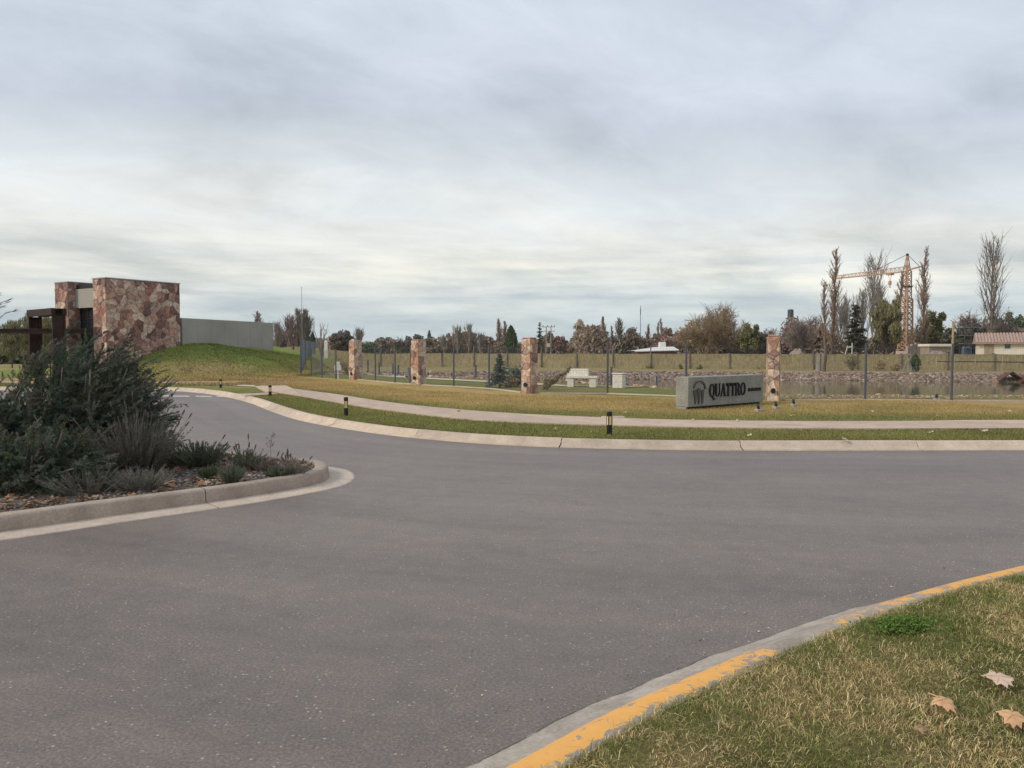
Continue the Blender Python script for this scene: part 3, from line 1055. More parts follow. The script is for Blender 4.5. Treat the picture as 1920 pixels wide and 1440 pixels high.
def ico():
    t = (1 + 5 ** .5) / 2
    v = unit(np.array([(-1, t, 0), (1, t, 0), (-1, -t, 0), (1, -t, 0), (0, -1, t), (0, 1, t), (0, -1, -t), (0, 1, -t), (t, 0, -1), (t, 0, 1), (-t, 0, -1), (-t, 0, 1)], float))
    f = np.array([(0, 11, 5), (0, 5, 1), (0, 1, 7), (0, 7, 10), (0, 10, 11), (1, 5, 9), (5, 11, 4), (11, 10, 2), (10, 7, 6), (7, 1, 8), (3, 9, 4), (3, 4, 2), (3, 2, 6), (3, 6, 8), (3, 8, 9), (4, 9, 5), (2, 4, 11), (6, 2, 10), (8, 6, 7), (9, 8, 1)])
    return v, f


IV, IF = ico()


def rocks(name, X, Y, Z, R, col, mat, parent=None, flat=0.65):
    n = len(X)
    rng = np.random.default_rng(n)
    sc3 = np.stack([R * rng.uniform(.75, 1.3, n), R * rng.uniform(.75, 1.3, n), R * rng.uniform(.5, .8, n) * flat / 0.65], 1)
    a = rng.uniform(0, 2 * pi, n)
    V = IV[None] * rng.uniform(.8, 1.2, (n, 12, 1)) * sc3[:, None]
    x = V[..., 0] * np.cos(a)[:, None] - V[..., 1] * np.sin(a)[:, None]
    y = V[..., 0] * np.sin(a)[:, None] + V[..., 1] * np.cos(a)[:, None]
    V = np.stack([x + X[:, None], y + Y[:, None], V[..., 2] + Z[:, None]], -1)
    F = (IF[None] + np.arange(n)[:, None, None] * 12).reshape(-1, 3)
    return np_mesh(name, V.reshape(-1, 3), F, mat, parent, np.repeat(col, 12, 0))


rng = np.random.default_rng(3)
n = 17000
X = rng.uniform(-12, 62, n)
yn, yf = pond_edges(X)
Y = yf + 0.55 + rng.random(n) * 2.1
R = rng.uniform(0.045, 0.10, n) * np.where(rng.random(n) < .08, 1.6, 1)
base = np.array([[0.33, 0.265, 0.235], [0.40, 0.34, 0.30], [0.25, 0.205, 0.185], [0.30, 0.215, 0.18], [0.46, 0.41, 0.36]])
colr = base[rng.integers(0, 5, n)] * rng.uniform(.45, 1.05, (n, 1)) * np.array([.95, .87, .78])
tag(rocks('rock_bank', X, Y, terr(X, Y) + R * 0.2, R, colr, M['rock']), 'pinkish grey rocks lining the far pond bank', kind='stuff')
n = 7000
X = rng.uniform(-9, 40, n)
yn, yf = pond_edges(X)
Y = np.where(X < 8, yn - 0.4 + rng.random(n) * 4.0, yn - 1.6 + rng.random(n) * 3.6)
R = rng.uniform(0.02, 0.05, n) * np.where(X < 6, 2.6, 1) * np.where(rng.random(n) < .03, 2.2, 1)
colr = base[rng.integers(0, 5, n)] * rng.uniform(.7, 1.25, (n, 1)) * np.array([.92, .80, .62])
tag(rocks('gravel_bank', X, Y, terr(X, Y) + R * 0.15, R, colr, M['rock']), 'loose gravel and stones on the near pond bank', kind='stuff')

# grit swept to the road edges and scattered on the asphalt
rng = np.random.default_rng(57)
nk = normals2(near_kerb) * -1
k = rng.integers(0, len(near_kerb), 9000); k = k[(near_kerb[k, 0] > -1.5) & (near_kerb[k, 0] < 9)]
o_ = .40 + rng.exponential(.16, len(k))
X = near_kerb[k, 0] + nk[k, 0] * o_ + rng.normal(0, .05, len(k)); Y = near_kerb[k, 1] + nk[k, 1] * o_ + rng.normal(0, .05, len(k))
X = np.concatenate([X, rng.uniform(-5, 6, 900)]); Y = np.concatenate([Y, rng.uniform(2.5, 12, 900)])
ok_ = (Y > nY(X) + .35) & ~in_poly(X, Y, (isl + isl_n * .1)[::4]) & (Y < kY(X) - .4)
X, Y = X[ok_], Y[ok_]
R = rng.uniform(.0015, .0048, len(X)) * np.where(rng.random(len(X)) < .04, 2.0, 1)
tag(rocks('road_grit', X, Y, R * .4, R, base[rng.integers(0, 5, len(X))] * rng.uniform(.6, 1.5, (len(X), 1)), M['rock']), 'fine pale grit lying along the road edge', kind='stuff')

# pale path inside the fence
ip_ctrl = [xy(640, 697), xy(690, 702.5), xy(780, 708.5), xy(900, 715), xy(1000, 720), xy(1065, 724), xy(1170, 725), xy(1280, 726)]
ip = catmull(ip_ctrl, 0.5)
nn = normals2(ip)
wd = np.interp(np.arange(len(ip)), [0, len(ip) * .7, len(ip) - 1], [0.55, 0.5, 0.25])[:, None]
A = ip + nn * wd; B = ip - nn * wd
V = np.vstack([np.column_stack([A, terr(A[:, 0], A[:, 1]) + .02]), np.column_stack([B, terr(B[:, 0], B[:, 1]) + .02])])
k = len(ip); F = np.array([(i, i + 1, k + i + 1, k + i) for i in range(k - 1)])
tag(np_mesh('inner_path', V, F[:, ::-1], M['path_in']), 'narrow pale path inside the fence beside the rocks', kind='structure')


# ------------------------------------------------------------------ flagstone faces
def clip(poly, nx, ny, c):
    out = []; m = len(poly)
    for i in range(m):
        a = poly[i]; b = poly[(i + 1) % m]
        da = a[0] * nx + a[1] * ny - c; db = b[0] * nx + b[1] * ny - c
        if da <= 0: out.append(a)
        if (da < 0) != (db < 0) and abs(da - db) > 1e-12:
            t = da / (da - db); out.append((a[0] + (b[0] - a[0]) * t, a[1] + (b[1] - a[1]) * t))
    return out


def cells(w, h, n, rng):
    S = []
    tries = 0
    mind = sqrt(w * h / n) * 0.55
    while len(S) < n and tries < 6000:
        tries += 1
        p = (rng.uniform(0, w), rng.uniform(0, h))
        if all((p[0] - q[0]) ** 2 + (p[1] - q[1]) ** 2 > (mind * rng.choice([.45, .7, 1.1, 1.5])) ** 2 for q in S): S.append(p)
    for i, p in enumerate(S):
        poly = [(0, 0), (w, 0), (w, h), (0, h)]
        for j, q in enumerate(S):
            if i == j: continue
            nx, ny = q[0] - p[0], q[1] - p[1]
            c = (q[0] ** 2 + q[1] ** 2 - p[0] ** 2 - p[1] ** 2) / 2
            poly = clip(poly, nx, ny, c)
            if len(poly) < 3: break
        if len(poly) >= 3: yield poly


def inset(poly, d):
    m = len(poly); cx = sum(p[0] for p in poly) / m; cy = sum(p[1] for p in poly) / m
    P2 = poly
    area = sum(P2[i][0] * P2[(i + 1) % m][1] - P2[(i + 1) % m][0] * P2[i][1] for i in range(m))
    sg = 1 if area > 0 else -1
    q = list(P2)
    for i in range(m):
        a = P2[i]; b = P2[(i + 1) % m]; L = math.hypot(b[0] - a[0], b[1] - a[1])
        if L < 1e-6: continue
        nx, ny = (b[1] - a[1]) / L * sg, -(b[0] - a[0]) / L * sg
        q = clip(q, nx, ny, a[0] * nx + a[1] * ny - d)
        if len(q) < 3: return None
    # merge close points
    r = []
    for p in q:
        if not r or math.hypot(p[0] - r[-1][0], p[1] - r[-1][1]) > 0.012: r.append(p)
    if len(r) > 2 and math.hypot(r[0][0] - r[-1][0], r[0][1] - r[-1][1]) < 0.012: r.pop()
    return r if len(r) > 2 else None


def stone_face(parent, o, a, nrm, w, h, n, rng, joint=0.012, proud=0.035, z0=0.0, mat='stone'):
    # o origin (x,y), a horizontal unit (x,y), nrm outward unit (x,y); local to parent
    for poly in cells(w, h, n, rng):
        q = inset(poly, joint)
        if not q: continue
        q2 = inset(q, min(0.03, joint * 1.6))
        if not q2: continue
        d = proud * rng.uniform(.55, 1.35)
        tx, ty = rng.uniform(-.03, .03), rng.uniform(-.03, .03)
        cx = sum(p[0] for p in q2) / len(q2); cy = sum(p[1] for p in q2) / len(q2)
        def at(p, dd): return (o[0] + a[0] * p[0] + nrm[0] * dd, o[1] + a[1] * p[0] + nrm[1] * dd, z0 + p[1])
        m1, m2 = len(q), len(q2)
        vs = [at(p, -0.012) for p in q] + [at(p, d * 0.62) for p in q]
        fs = [(i, (i + 1) % m1, m1 + (i + 1) % m1, m1 + i) for i in range(m1)]
        if m1 == m2:
            vs += [at(p, d + (p[0] - cx) * tx + (p[1] - cy) * ty) for p in q2]
            fs += [(m1 + i, m1 + (i + 1) % m1, 2 * m1 + (i + 1) % m1, 2 * m1 + i) for i in range(m1)]
            fs.append(tuple(range(2 * m1, 3 * m1)))
        else:
            fs.append(tuple(range(m1, 2 * m1)))
        MB().add(vs, fs).build('stone', M[mat], parent)


# ------------------------------------------------------------------ gatehouse
GA = Vector((-23.16, 44.0, 0)); ang = atan2(0.852, 0.523)
# local frame: x along the long stone wall (away), y to the left of it
gate = thing('gatehouse', 'stone clad gatehouse with concrete fascia beside the green mound', 'building', (GA.x, GA.y, 0.0), ang)
ZT = 5.80
rg = np.random.default_rng(8)
MB().box(0, 4.70, 0, 1.30, -0.2, ZT - 0.03).build('wall', M['mortar'], gate)
MB().box(-0.05, 4.75, -0.05, 1.35, ZT - 0.03, ZT + 0.03).build('coping', M['fascia'], gate)
stone_face(gate, (0, 0), (1, 0), (0, -1), 4.70, ZT - 0.05, 185, rg, 0.007)
stone_face(gate, (0, 1.30), (0, -1), (-1, 0), 1.30, ZT - 0.05, 48, rg, 0.007)
stone_face(gate, (4.70, 0), (0, 1), (1, 0), 1.30, ZT - 0.05, 22, rg)
# second stone wall: its near corner in the local frame
tx, ty = 0.31, 4.46
MB().box(tx, tx + 3.6, ty, ty + 1.47, -0.2, ZT - 0.03).build('wall', M['mortar'], gate)
MB().box(tx - .04, tx + 3.65, ty - .04, ty + 1.51, ZT - 0.03, ZT + 0.02).build('coping', M['fascia'], gate)
stone_face(gate, (tx, ty + 1.47), (0, -1), (-1, 0), 1.47, ZT - 0.05, 52, rg, 0.007)
stone_face(gate, (tx, ty), (1, 0), (0, -1), 0.66, ZT - 0.05, 34, rg, 0.007)
fa = MB().box(0.70, 0.95, 1.302, ty - 0.002, 4.22, 5.36).build('fascia', M['fascia'], gate)
MB().box(0.78, 3.9, 1.302, ty - 0.002, 5.362, 5.66).build('roof', M['dark_metal'], gate)
MB().box(0.952, 3.9, 1.302, ty - 0.002, 4.24, 4.40).build('soffit', M['fascia'], gate)
MB().box(3.9, 4.1, 1.302, ty - 0.002, -.2, 5.36).build('back_wall', M['fascia'], gate)
win = MB()
y0, y1 = 1.31, ty - 0.01
for yy in np.linspace(y0, y1 - 0.07, 5):
    win.box(1.00, 1.09, yy, yy + 0.07, 0.1, 4.235)
for zz in (0.1, 2.3, 3.55, 4.16):
    win.box(1.005, 1.085, y0, y1, zz, zz + 0.07)
wf = win.build('window', M['dark_metal'], gate)
for q in range(4):
    ya = y0 + (y1 - 0.07 - y0) / 4 * q + 0.072; yb = y0 + (y1 - 0.07 - y0) / 4 * (q + 1) - 0.002
    for za, zb in ((0.172, 2.298), (2.372, 3.548), (3.622, 4.158)):
        MB().box(1.035, 1.05, ya, yb, za, zb).build('pane', M['glass'], wf)

# cast concrete wall behind the mound
wa, wb = Vector((-20.62, 48.16, 0)), Vector((-17.75, 57.2, 0))
wv = wb - wa; wl = wv.length
cw = thing('retaining_wall', 'long plain grey concrete wall behind the grass mound', 'wall', (wa.x, wa.y, 0), atan2(wv.y, wv.x))
nw = 7
for q in range(nw):
    x0, x1 = wl / nw * q + 0.004, wl / nw * (q + 1) - 0.004
    MB().bbox(x0, x1, 0, 0.28, -0.1, 3.68 + (q % 2) * 0.004, 0.006).build('panel', M['concrete'], cw)
MB().box(0, wl, 0.02, 0.26, -0.1, 3.66).build('core', M['concrete'], cw)

# weathered steel portal and long beam
pa, pb = Vector((-25.9, 43.5, 0)), Vector((-28.75, 45.85, 0))
pv = pb - pa; pl = pv.length; pang = atan2(pv.y, pv.x)
por = thing('steel_portal', 'dark rusty steel portal frame in front of the gatehouse', 'portal', (pa.x, pa.y, 0.12), pang)
H = 3.93
for yy in (-0.58, -0.0):
    for xx in (0.0, pl - 0.15):
        MB().bbox(xx, xx + 0.15, yy - 0.06, yy + 0.06, 0, H - 0.402, 0.008).build('post', M['steel'], por)
    MB().bbox(-0.02, pl + 0.04, yy - 0.11, yy + 0.11, H - 0.40, H, 0.008).build('top_beam', M['steel'], por)
MB().box(-0.03, pl + .05, -0.47, -0.112, H - 0.06, H - 0.01).build('top_plate', M['steel'], por)
MB().box(0.06, 0.09, -0.515, -0.065, 0, H - 0.41).build('side_plate', M['steel'], por)
MB().box(pl - .09, pl - 0.06, -0.515, -0.065, 0, H - 0.41).build('side_plate', M['steel'], por)
MB().bbox(-0.45, 0.75, -0.85, 0.32, -0.1, -0.002 + 0.10, 0.03).build('footing', M['kerb'], por)
ba, bb = Vector((-24.35, 44.72, 0)), Vector((-36.5, 43.4, 0))
bv = bb - ba
bm = thing('steel_beam', 'long horizontal dark steel beam crossing the portal at head height', 'beam', (ba.x, ba.y, 2.62), atan2(bv.y, bv.x))
MB().box(0.02, bv.length, -0.09, 0.09, 0.23, 0.29).build('flange', M['steel'], bm)
MB().box(0.02, bv.length, -0.09, 0.09, 0.0, 0.06).build('flange', M['steel'], bm)
MB().box(0.02, bv.length, -0.03, 0.03, 0.062, 0.228).build('web', M['steel'], bm)
MB().bbox(bv.length - 0.3, bv.length - 0.05, -0.085, 0.085, -2.5, -0.002, 0.01).build('post', M['steel'], bm)
r0 = D(46, 41.0)
ra = thing('railing', 'small dark metal railing left of the steel portal', 'railing', (r0.x, r0.y, .12), 0.3)
for xx in (0, 1.2, 2.4):
    MB().bar((xx, 0, 0), (xx, 0, 1.25), 0.05).build('post', M['dark_metal'], ra)
for zz in (0.62, 1.23):
    MB().bar((0.03, 0, zz), (2.37, 0, zz), 0.04).build('rail', M['dark_metal'], ra)

# ------------------------------------------------------------------ pillars and fences
def fence_dir(i):
    if i == 0: a, b = PILLARS[0], PILLARS[1]
    elif i == 3: a, b = PILLARS[2], PILLARS[3]
    else: a, b = PILLARS[i - 1], PILLARS[i + 1]
    return atan2(b.y - a.y, b.x - a.x)


pl_lab = ['farthest stone pillar of the fence, nearest the mound', 'squat rust and grey stone pillar, second from the mound',
          'orange and pale stone pillar beside the leaning dead branches', 'tall reddish stone pillar at the right end of the concrete sign']
pl_ang = [radians(-42), radians(-38), radians(-38), radians(-17)]
pl_size = [0.46, 0.46, 0.41, 0.36]
pl_h = [2.05, 2.02, 2.0, 2.02]
rg = np.random.default_rng(21)
lampm = M['dark_metal']
for i, p in enumerate(PILLARS):
    s = pl_size[i] / 2; h = pl_h[i]
    dp = s if i < 3 else 0.20
    t = thing('stone_pillar', pl_lab[i], 'pillar', (p.x, p.y + dp, 0.10), pl_ang[i], 'stone pillars of the fence')
    MB().box(-s, s, -dp, dp, -0.2, h).build('core', M['mortar'], t)
    for (o, a, nrm, w) in (((-s, -dp), (1, 0), (0, -1), 2 * s), ((s, -dp), (0, 1), (1, 0), 2 * dp), ((s, dp), (-1, 0), (0, 1), 2 * s), ((-s, dp), (0, -1), (-1, 0), 2 * dp)):
        stone_face(t, o, a, nrm, w, h, 19, rg, 0.006, 0.022, mat='stone_pale')
    stn = MB().bbox(-s * .95, s * .9, -dp * .9, dp * .95, h, h + .05, 0.02).build('cap', M['stone_pale'], t)
    # small lamp recessed near the foot
    m = MB(); n = 12
    yy = -dp - 0.045
    vs = [(0.0 + 0.075 * cos(2 * pi * k / n), yy - .03, 0.34 + 0.085 * sin(2 * pi * k / n)) for k in range(n)] + [(0.06 * cos(2 * pi * k / n), yy + .05, 0.34 + 0.07 * sin(2 * pi * k / n)) for k in range(n)]
    m.add(vs, [tuple(range(n))] + [(k, n + k, n + (k + 1) % n, (k + 1) % n) for k in range(n)]).build('wall_lamp', lampm, t)


def wire_panel(parent, a, b, h, dx=0.055, dz=0.2, r=0.0022, z0=0.03):
    a = np.array(a); b = np.array(b); L = np.linalg.norm(b - a); n = max(2, int(L / dx))
    m = MB()
    for k in range(n + 1):
        p = a + (b - a) * (k / n)
        m.tube([(p[0], p[1], p[2] + z0), (p[0], p[1], p[2] + h)], r, 3)
    for k in range(int(h / dz) + 1):
        z = z0 + k * dz
        m.tube([(a[0], a[1], a[2] + z), (b[0], b[1], b[2] + z)], r * 1.25, 3)
    m.build('mesh_panel', M['wire'], parent)


def fence(label, pts, h, posts, r=0.035, mat='post', foot=True, dx=0.055, wire_r=0.0022, name='mesh_fence', group=None):
    # pts: polyline of world points (panel ends); posts: flags for which points carry a post
    o = pts[0]
    t = thing(name, label, 'fence', (o.x, o.y, o.z), 0, group)
    L = [p - o for p in pts]
    for p, f in zip(L, posts):
        if f:
            MB().tube([(p.x, p.y, -0.2), (p.x, p.y, h + 0.03)], r, 8, True).build('post', M[mat], t)
            MB().lathe([(r * 1.25, h + .028), (r * 1.2, h + .05), (r * .4, h + .065)], 8, p.x, p.y).build('post_cap', M[mat], t)
    for p, q in zip(L[:-1], L[1:]):
        wire_panel(t, p, q, h, dx, 0.2, wire_r)
        if foot:
            d = (q - p); n = Vector((-d.y, d.x, 0)).normalized() * 0.10
            m = MB(); z = 0.035
            m.add([p - n + Vector((0, 0, -.2)), q - n + Vector((0, 0, -.2)), q + n + Vector((0, 0, -.2)), p + n + Vector((0, 0, -.2)),
                   p - n + Vector((0, 0, z)), q - n + Vector((0, 0, z)), q + n + Vector((0, 0, z)), p + n + Vector((0, 0, z))],
                  [(4, 5, 6, 7), (0, 1, 5, 4), (2, 3, 7, 6), (1, 2, 6, 5), (3, 0, 4, 7)]).build('footing', M['gutter'], t)
    return t


def pil_c(i):
    p = PILLARS[i]; return Vector((p.x, p.y + pl_size[i] / 2, 0.12))


def off(a, b, d):
    v = (b - a).normalized(); return a + v * d


c0, c1, c2, c3 = [pil_c(i) for i in range(4)]
def gp(u, v): return P(u, v, 0.12)
fence('grey mesh fence between the two pillars nearest the mound', [off(c0, c1, .45), gp(704, 715), gp(741, 718.5), off(c1, c0, .45)], 1.72, [0, 1, 1, 0])
fence('grey mesh fence in front of the little blue spruce', [off(c1, c2, .42), gp(851, 725), gp(917, 729), off(c2, c1, .42)], 1.72, [0, 1, 1, 0])
fence('grey mesh fence in front of the concrete bench', [off(c2, c3, .42), gp(1139, 738.5), gp(1286, 744), off(c3, c2, .36)], 1.72, [0, 1, 1, 0])
fence('grey mesh fence to the right of the tall reddish pillar', [off(c3, gp(1622, 750), .36), gp(1622, 750), gp(1784, 752), gp(1950, 753), gp(2120, 753)], 1.72, [0, 1, 1, 1, 1])
fence('low grey mesh fence running left from the farthest pillar', [off(c0, gp(630, 711), .45), gp(630, 711), gp(604, 708.5), gp(584, 705)], 1.55, [0, 1, 1, 1], foot=False)
bk = [D(564, 48.5), D(572, 53), D(581, 59), D(590, 67), D(598, 77), D(604, 90)]
for p in bk: p.z = 0.3
fence('tall blue grey mesh fence receding beside the mound', bk, 2.05, [1] * 6, 0.045, 'post_blue', False, 0.05, 0.0028, 'tall_fence')

# low blue posts of the pond railing
rail_uv = [(668, 698, 26), (678, 699, 26), (690, 700.5, 26), (711, 702, 27), (737, 704, 28), (747, 705, 22), (803, 704, 24), (847, 708, 26), (892, 710, 27), (1146, 724, 38), (1231, 724, 34)]
t = None
prev = None
rl = [G(u, v) for u, v, h in rail_uv]
t = thing('pond_railing', 'row of short blue posts between the inner path and the rocks', 'railing', rl[0])
for (u, v, hp), p in zip(rail_uv, rl):
    h = hp / FPX * p.y * 0.95
    q = p - rl[0]
    MB().tube([(q.x, q.y, q.z - .2), (q.x, q.y, q.z + h)], 0.05, 8, True).build('post', M['post_blue'], t)
for p, q in zip(rl[:8], rl[1:9]):
    a = p - rl[0]; b = q - rl[0]
    wire_panel(t, a, b, 0.62, 0.09, 0.2, 0.003)

# ------------------------------------------------------------------ shade net fence round the building plot
nt0 = [(-22.5, 70), (-14, 67.5), (0, 62.5), (12, 58.5), (24, 55), (36, 52), (52, 48.5), (70, 44.5)]
nt_line = resample(np.array(nt0, float), 2.9)
root = thing('shade_net_fence', 'olive shade netting stretched on posts beyond the pond', 'fence', (nt_line[0][0], nt_line[0][1], 0))
for i in range(len(nt_line) - 1):
    a, b = nt_line[i] - nt_line[0], nt_line[i + 1] - nt_line[0]
    za, zb = float(terr(*nt_line[i])), float(terr(*nt_line[i + 1]))
    n = 9; vs = []; fs = []
    nr = np.array([-(b - a)[1], (b - a)[0]]); nr = nr / np.linalg.norm(nr)
    for k in range(n):
        f = k / (n - 1); p = a + (b - a) * f; z = za + (zb - za) * f
        sag = 0.035 * sin(pi * f) * random.uniform(.3, 1.3)
        for zz, bl in ((0.0, random.uniform(-.03, .08)), (0.45, 0.05 * sin(pi * f) * random.uniform(.2, 1)), (0.85, 0.03 * sin(pi * f)), (1.14 - sag, 0)):
            vs.append((p[0] + nr[0] * bl, p[1] + nr[1] * bl, z + zz))
    for k in range(n - 1):
        for q in range(3):
            fs.append((k * 4 + q, k * 4 + 4 + q, k * 4 + 5 + q, k * 4 + 1 + q))
    MB().add(vs, fs).build('net', M['net'], root, True)
    pr = random.choice([1.2, 1.25, 1.3, 1.75, 1.4])
    MB().tube([(a[0] - nr[0] * .06, a[1] - nr[1] * .06, za - .2), (a[0] - nr[0] * .06 + random.uniform(-.03, .03), a[1] - nr[1] * .06, za + pr)], 0.045, 6, True).build('post', M['bark'], root)

# pipe rail right, before the net
ra_pts = [D(1757, 50.5), D(1790, 50), D(1829, 49.5), D(1880, 49), D(1940, 48.3), D(1990, 48)]
t = thing('pipe_rail', 'thin dark pipe rail in front of the shade net', 'railing', ra_pts[0])
for p, q in zip(ra_pts[:-1], ra_pts[1:]):
    a = p - ra_pts[0]; b = q - ra_pts[0]
    MB().tube([(a.x, a.y, a.z + .66), (b.x, b.y, b.z + .66)], 0.032, 6).build('rail', M['dark_metal'], t)
    MB().tube([(a.x, a.y, a.z - .1), (a.x, a.y, a.z + random.choice([1.1, .95, 1.3]))], 0.035, 6, True).build('post', M['wood'], t)

# A-frame shelters
for (u, d, lab) in ((1893, 46.5, 'brown timber A-frame shelter, the one wholly in view at the right'), (1931, 46.0, 'second brown A-frame shelter cut by the right edge')):
    p = D(u, d)
    t = thing('frame_shelter', lab, 'shelter', p, radians(-14), 'low timber A-frame shelters by the pond')
    for sx in (-1, 1):
        for k in range(5):
            f0, f1 = k / 5, (k + 1) / 5 - 0.02
            x0, z0 = sx * (0.68 * (1 - f0)), 0.5 * f0; x1, z1 = sx * (0.68 * (1 - f1)), 0.5 * f1
            m = MB(); nx, nz = sx * 0.5 * .05, 0.68 * .05
            vs = [(x0, -.5, z0), (x1, -.5, z1), (x1, .5, z1), (x0, .5, z0)]
            vs += [(x + nx, y, z + nz) for x, y, z in vs]
            m.add(vs, [(0, 3, 2, 1), (4, 5, 6, 7), (0, 1, 5, 4), (1, 2, 6, 5), (2, 3, 7, 6), (3, 0, 4, 7)]).build('board', M['wood_dark'], t)
        MB().bar((sx * .74, -.54, 0), (0, -.54, .56), .09, .06).build('edge_beam', M['wood_dark'], t)

# ------------------------------------------------------------------ sign
s0, s1 = P(1290, 768, 0.12), P(1431, 757, 0.12)
sv_ = s1 - s0; SL = sv_.length; SA = atan2(sv_.y, sv_.x)
SH = 0.86; ST = 0.42
sign = thing('entrance_sign', 'low grey concrete entrance sign with dark raised lettering', 'sign', (s0.x, s0.y, 0.12), SA)
MB().bbox(0, SL, 0, ST, 0.06, SH, 0.012).build('slab', M['concrete_sign'], sign)
MB().box(0.10, SL - 0.10, 0.06, ST - .04, -0.1, 0.062).build('plinth', M['dark_metal'], sign)
MB().bbox(-0.03, 0.05, 0.05, ST - 0.05, -0.1, 0.058, 0.01).build('foot', M['concrete_sign'], sign)


def ring(cx, cz, rx, rz, tx, tz, a0, a1, n=22):
    # curved stroke between two ellipses, thick at the sides and thin at top and bottom
    o = [(cx + rx * cos(a0 + (a1 - a0) * k / n), cz + rz * sin(a0 + (a1 - a0) * k / n)) for k in range(n + 1)]
    i = [(cx + (rx - tx) * cos(a0 + (a1 - a0) * k / n), cz + (rz - tz) * sin(a0 + (a1 - a0) * k / n)) for k in range(n + 1)]
    return [[o[k], o[k + 1], i[k + 1], i[k]] for k in range(n)]


def rect(x0, x1, z0, z1): return [(x0, z0), (x1, z0), (x1, z1), (x0, z1)]


def glyph(ch):
    # condensed Didone-like capitals in a unit cell: width, list of polygons
    T, t = 0.17, 0.045
    if ch in 'QO':
        g = ring(.36, .5, .36, .5, T, t, 0, 2 * pi, 30)
        if ch == 'Q': g += [[(.34, .05), (.44, .10), (.70, -.20), (.56, -.22)], [(.56, -.22), (.70, -.20), (.86, -.14), (.86, -.18)]]
        return .72, g
    if ch == 'U':
        return .66, [rect(.04, .04 + T, .28, 1), rect(.60 - t, .60, .28, 1), rect(-.04, .29, 1 - t, 1), rect(.48, .70, 1 - t, 1)] + ring(.32, .28, .28, .28, .12, t, pi, 2 * pi, 16)
    if ch == 'A':
        return .74, [[(.06, 0), (.11, 0), (.40, .95), (.36, 1)], [(.33, 1), (.44, 1), (.72, 0), (.53, 0)], rect(.18, .58, .30, .30 + t), rect(-.02, .20, 0, t), rect(.44, .80, 0, t)]
    if ch == 'T':
        return .56, [rect(.28 - T / 2, .28 + T / 2, t, 1 - t), rect(0, .56, 1 - t, 1), rect(0, t, .76, 1 - t), rect(.56 - t, .56, .76, 1 - t), rect(.13, .43, 0, t)]
    if ch == 'R':
        return .70, [rect(.06, .06 + T, 0, 1), rect(-.03, .32, 0, t), rect(-.03, .36, 1 - t, 1), rect(.23, .36, .48, .48 + t)] + ring(.34, .74, .28, .26, T * .9, t, -pi / 2, pi / 2, 14) + [[(.34, .49), (.48, .49), (.72, 0), (.54, 0)], rect(.46, .78, 0, t)]
    if ch == 'I': return .3, [rect(.05, .05 + T, 0, 1)]
    return .5, []


def relief(polys, x, z, sx, sz, depth, name, mat, parent):
    m = MB()
    for pg in polys:
        n = len(pg)
        a = [(x + p[0] * sx, -0.001, z + p[1] * sz) for p in pg]; b = [(p[0], -depth, p[2]) for p in a]
        m.add(a + b, [tuple(range(n)), tuple(range(2 * n - 1, n - 1, -1))] + [(i, n + i, n + (i + 1) % n, (i + 1) % n) for i in range(n)])
    return m.build(name, mat, parent)


# lettering: the word spans about a third to two thirds of the face
K = SL / 141.0
cap = 0.36; x = SL * 0.255; z = 0.30
wtot = sum(glyph(c)[0] for c in 'QUATTRO') + 6 * 0.06
sx = (SL * 0.735 - x) / wtot
for ch in 'QUATTRO':
    wd_, pg = glyph(ch)
    relief(pg, x, z, sx, cap, 0.035, 'letter', M['letter'], sign)
    x += (wd_ + 0.06) * sx
# small second word, illegible in the photograph beyond a row of dense dark capitals
x = SL * 0.775
for k in range(10):
    g = [rect(.05, .38, 0, 1), rect(.5, .78, 0, .45), rect(.5, .78, .55, 1)] if k % 3 == 0 else ([rect(.05, .32, 0, 1), rect(.34, .8, .38, .62), rect(.5, .8, 0, .36)] if k % 3 == 1 else ring(.42, .5, .38, .5, .26, .24, 0, 2 * pi, 10))
    relief(g, x, 0.395, SL * 0.0185, 0.095, 0.02, 'small_letter', M['letter'], sign)
    x += SL * 0.0185
# emblem: arch over three downward strokes
em = MB()
relief(ring(.12, .0, .105, .21, .022, .02, radians(-5), radians(175), 24), SL * 0.045, 0.545, SL * 0.82 / 1.0 * 0.9, 1.0, 0.03, 'emblem_arch', M['relief'], sign)
for xx, w_, zt, lean in ((0.075, .035, .50, .02), (0.123, .040, .545, 0.0), (0.172, .036, .50, -.02)):
    x_ = SL * xx
    relief([[(x_ - w_ * 1.6, zt), (x_ + w_ * 1.6, zt + .012), (x_ + w_ * 1.1 + lean, .22), (x_ + lean, .125), (x_ - w_ * .4 + lean, .2)]], 0, 0, 1, 1, 0.03, 'emblem_stroke', M['relief'], sign)

# ground spotlights
def spot(u, v, lab, rz=0.0):
    p = P(u, v, 0.12)
    t = thing('spotlight', lab, 'spotlight', p, rz, 'ground spotlights on concrete blocks')
    t.scale = (.62, .62, .62)
    MB().bbox(-.17, .17, -.13, .13, -.05, .10, 0.015).build('base', M['fascia'], t)
    MB().bar((0, 0, .088), (0, 0, .15), .03).build('bracket', M['dark_metal'], t)
    m = MB(); n = 12
    prof = [(-.09, .05), (-.05, .075), (.10, .085), (.11, .07)]
    vs = []
    for yy, r in prof:
        for k in range(n):
            vs.append((-.06 + yy * .5 + r * cos(2 * pi * k / n) * .9, yy * .85, .20 + r * sin(2 * pi * k / n) + yy * .4))
    fs = [(i * n + k, i * n + (k + 1) % n, (i + 1) * n + (k + 1) % n, (i + 1) * n + k) for i in range(3) for k in range(n)]
    fs += [tuple(reversed(range(n))), tuple(range(3 * n, 4 * n))]
    m.add(vs, fs).build('lamp_head', M['dark_metal'], t)


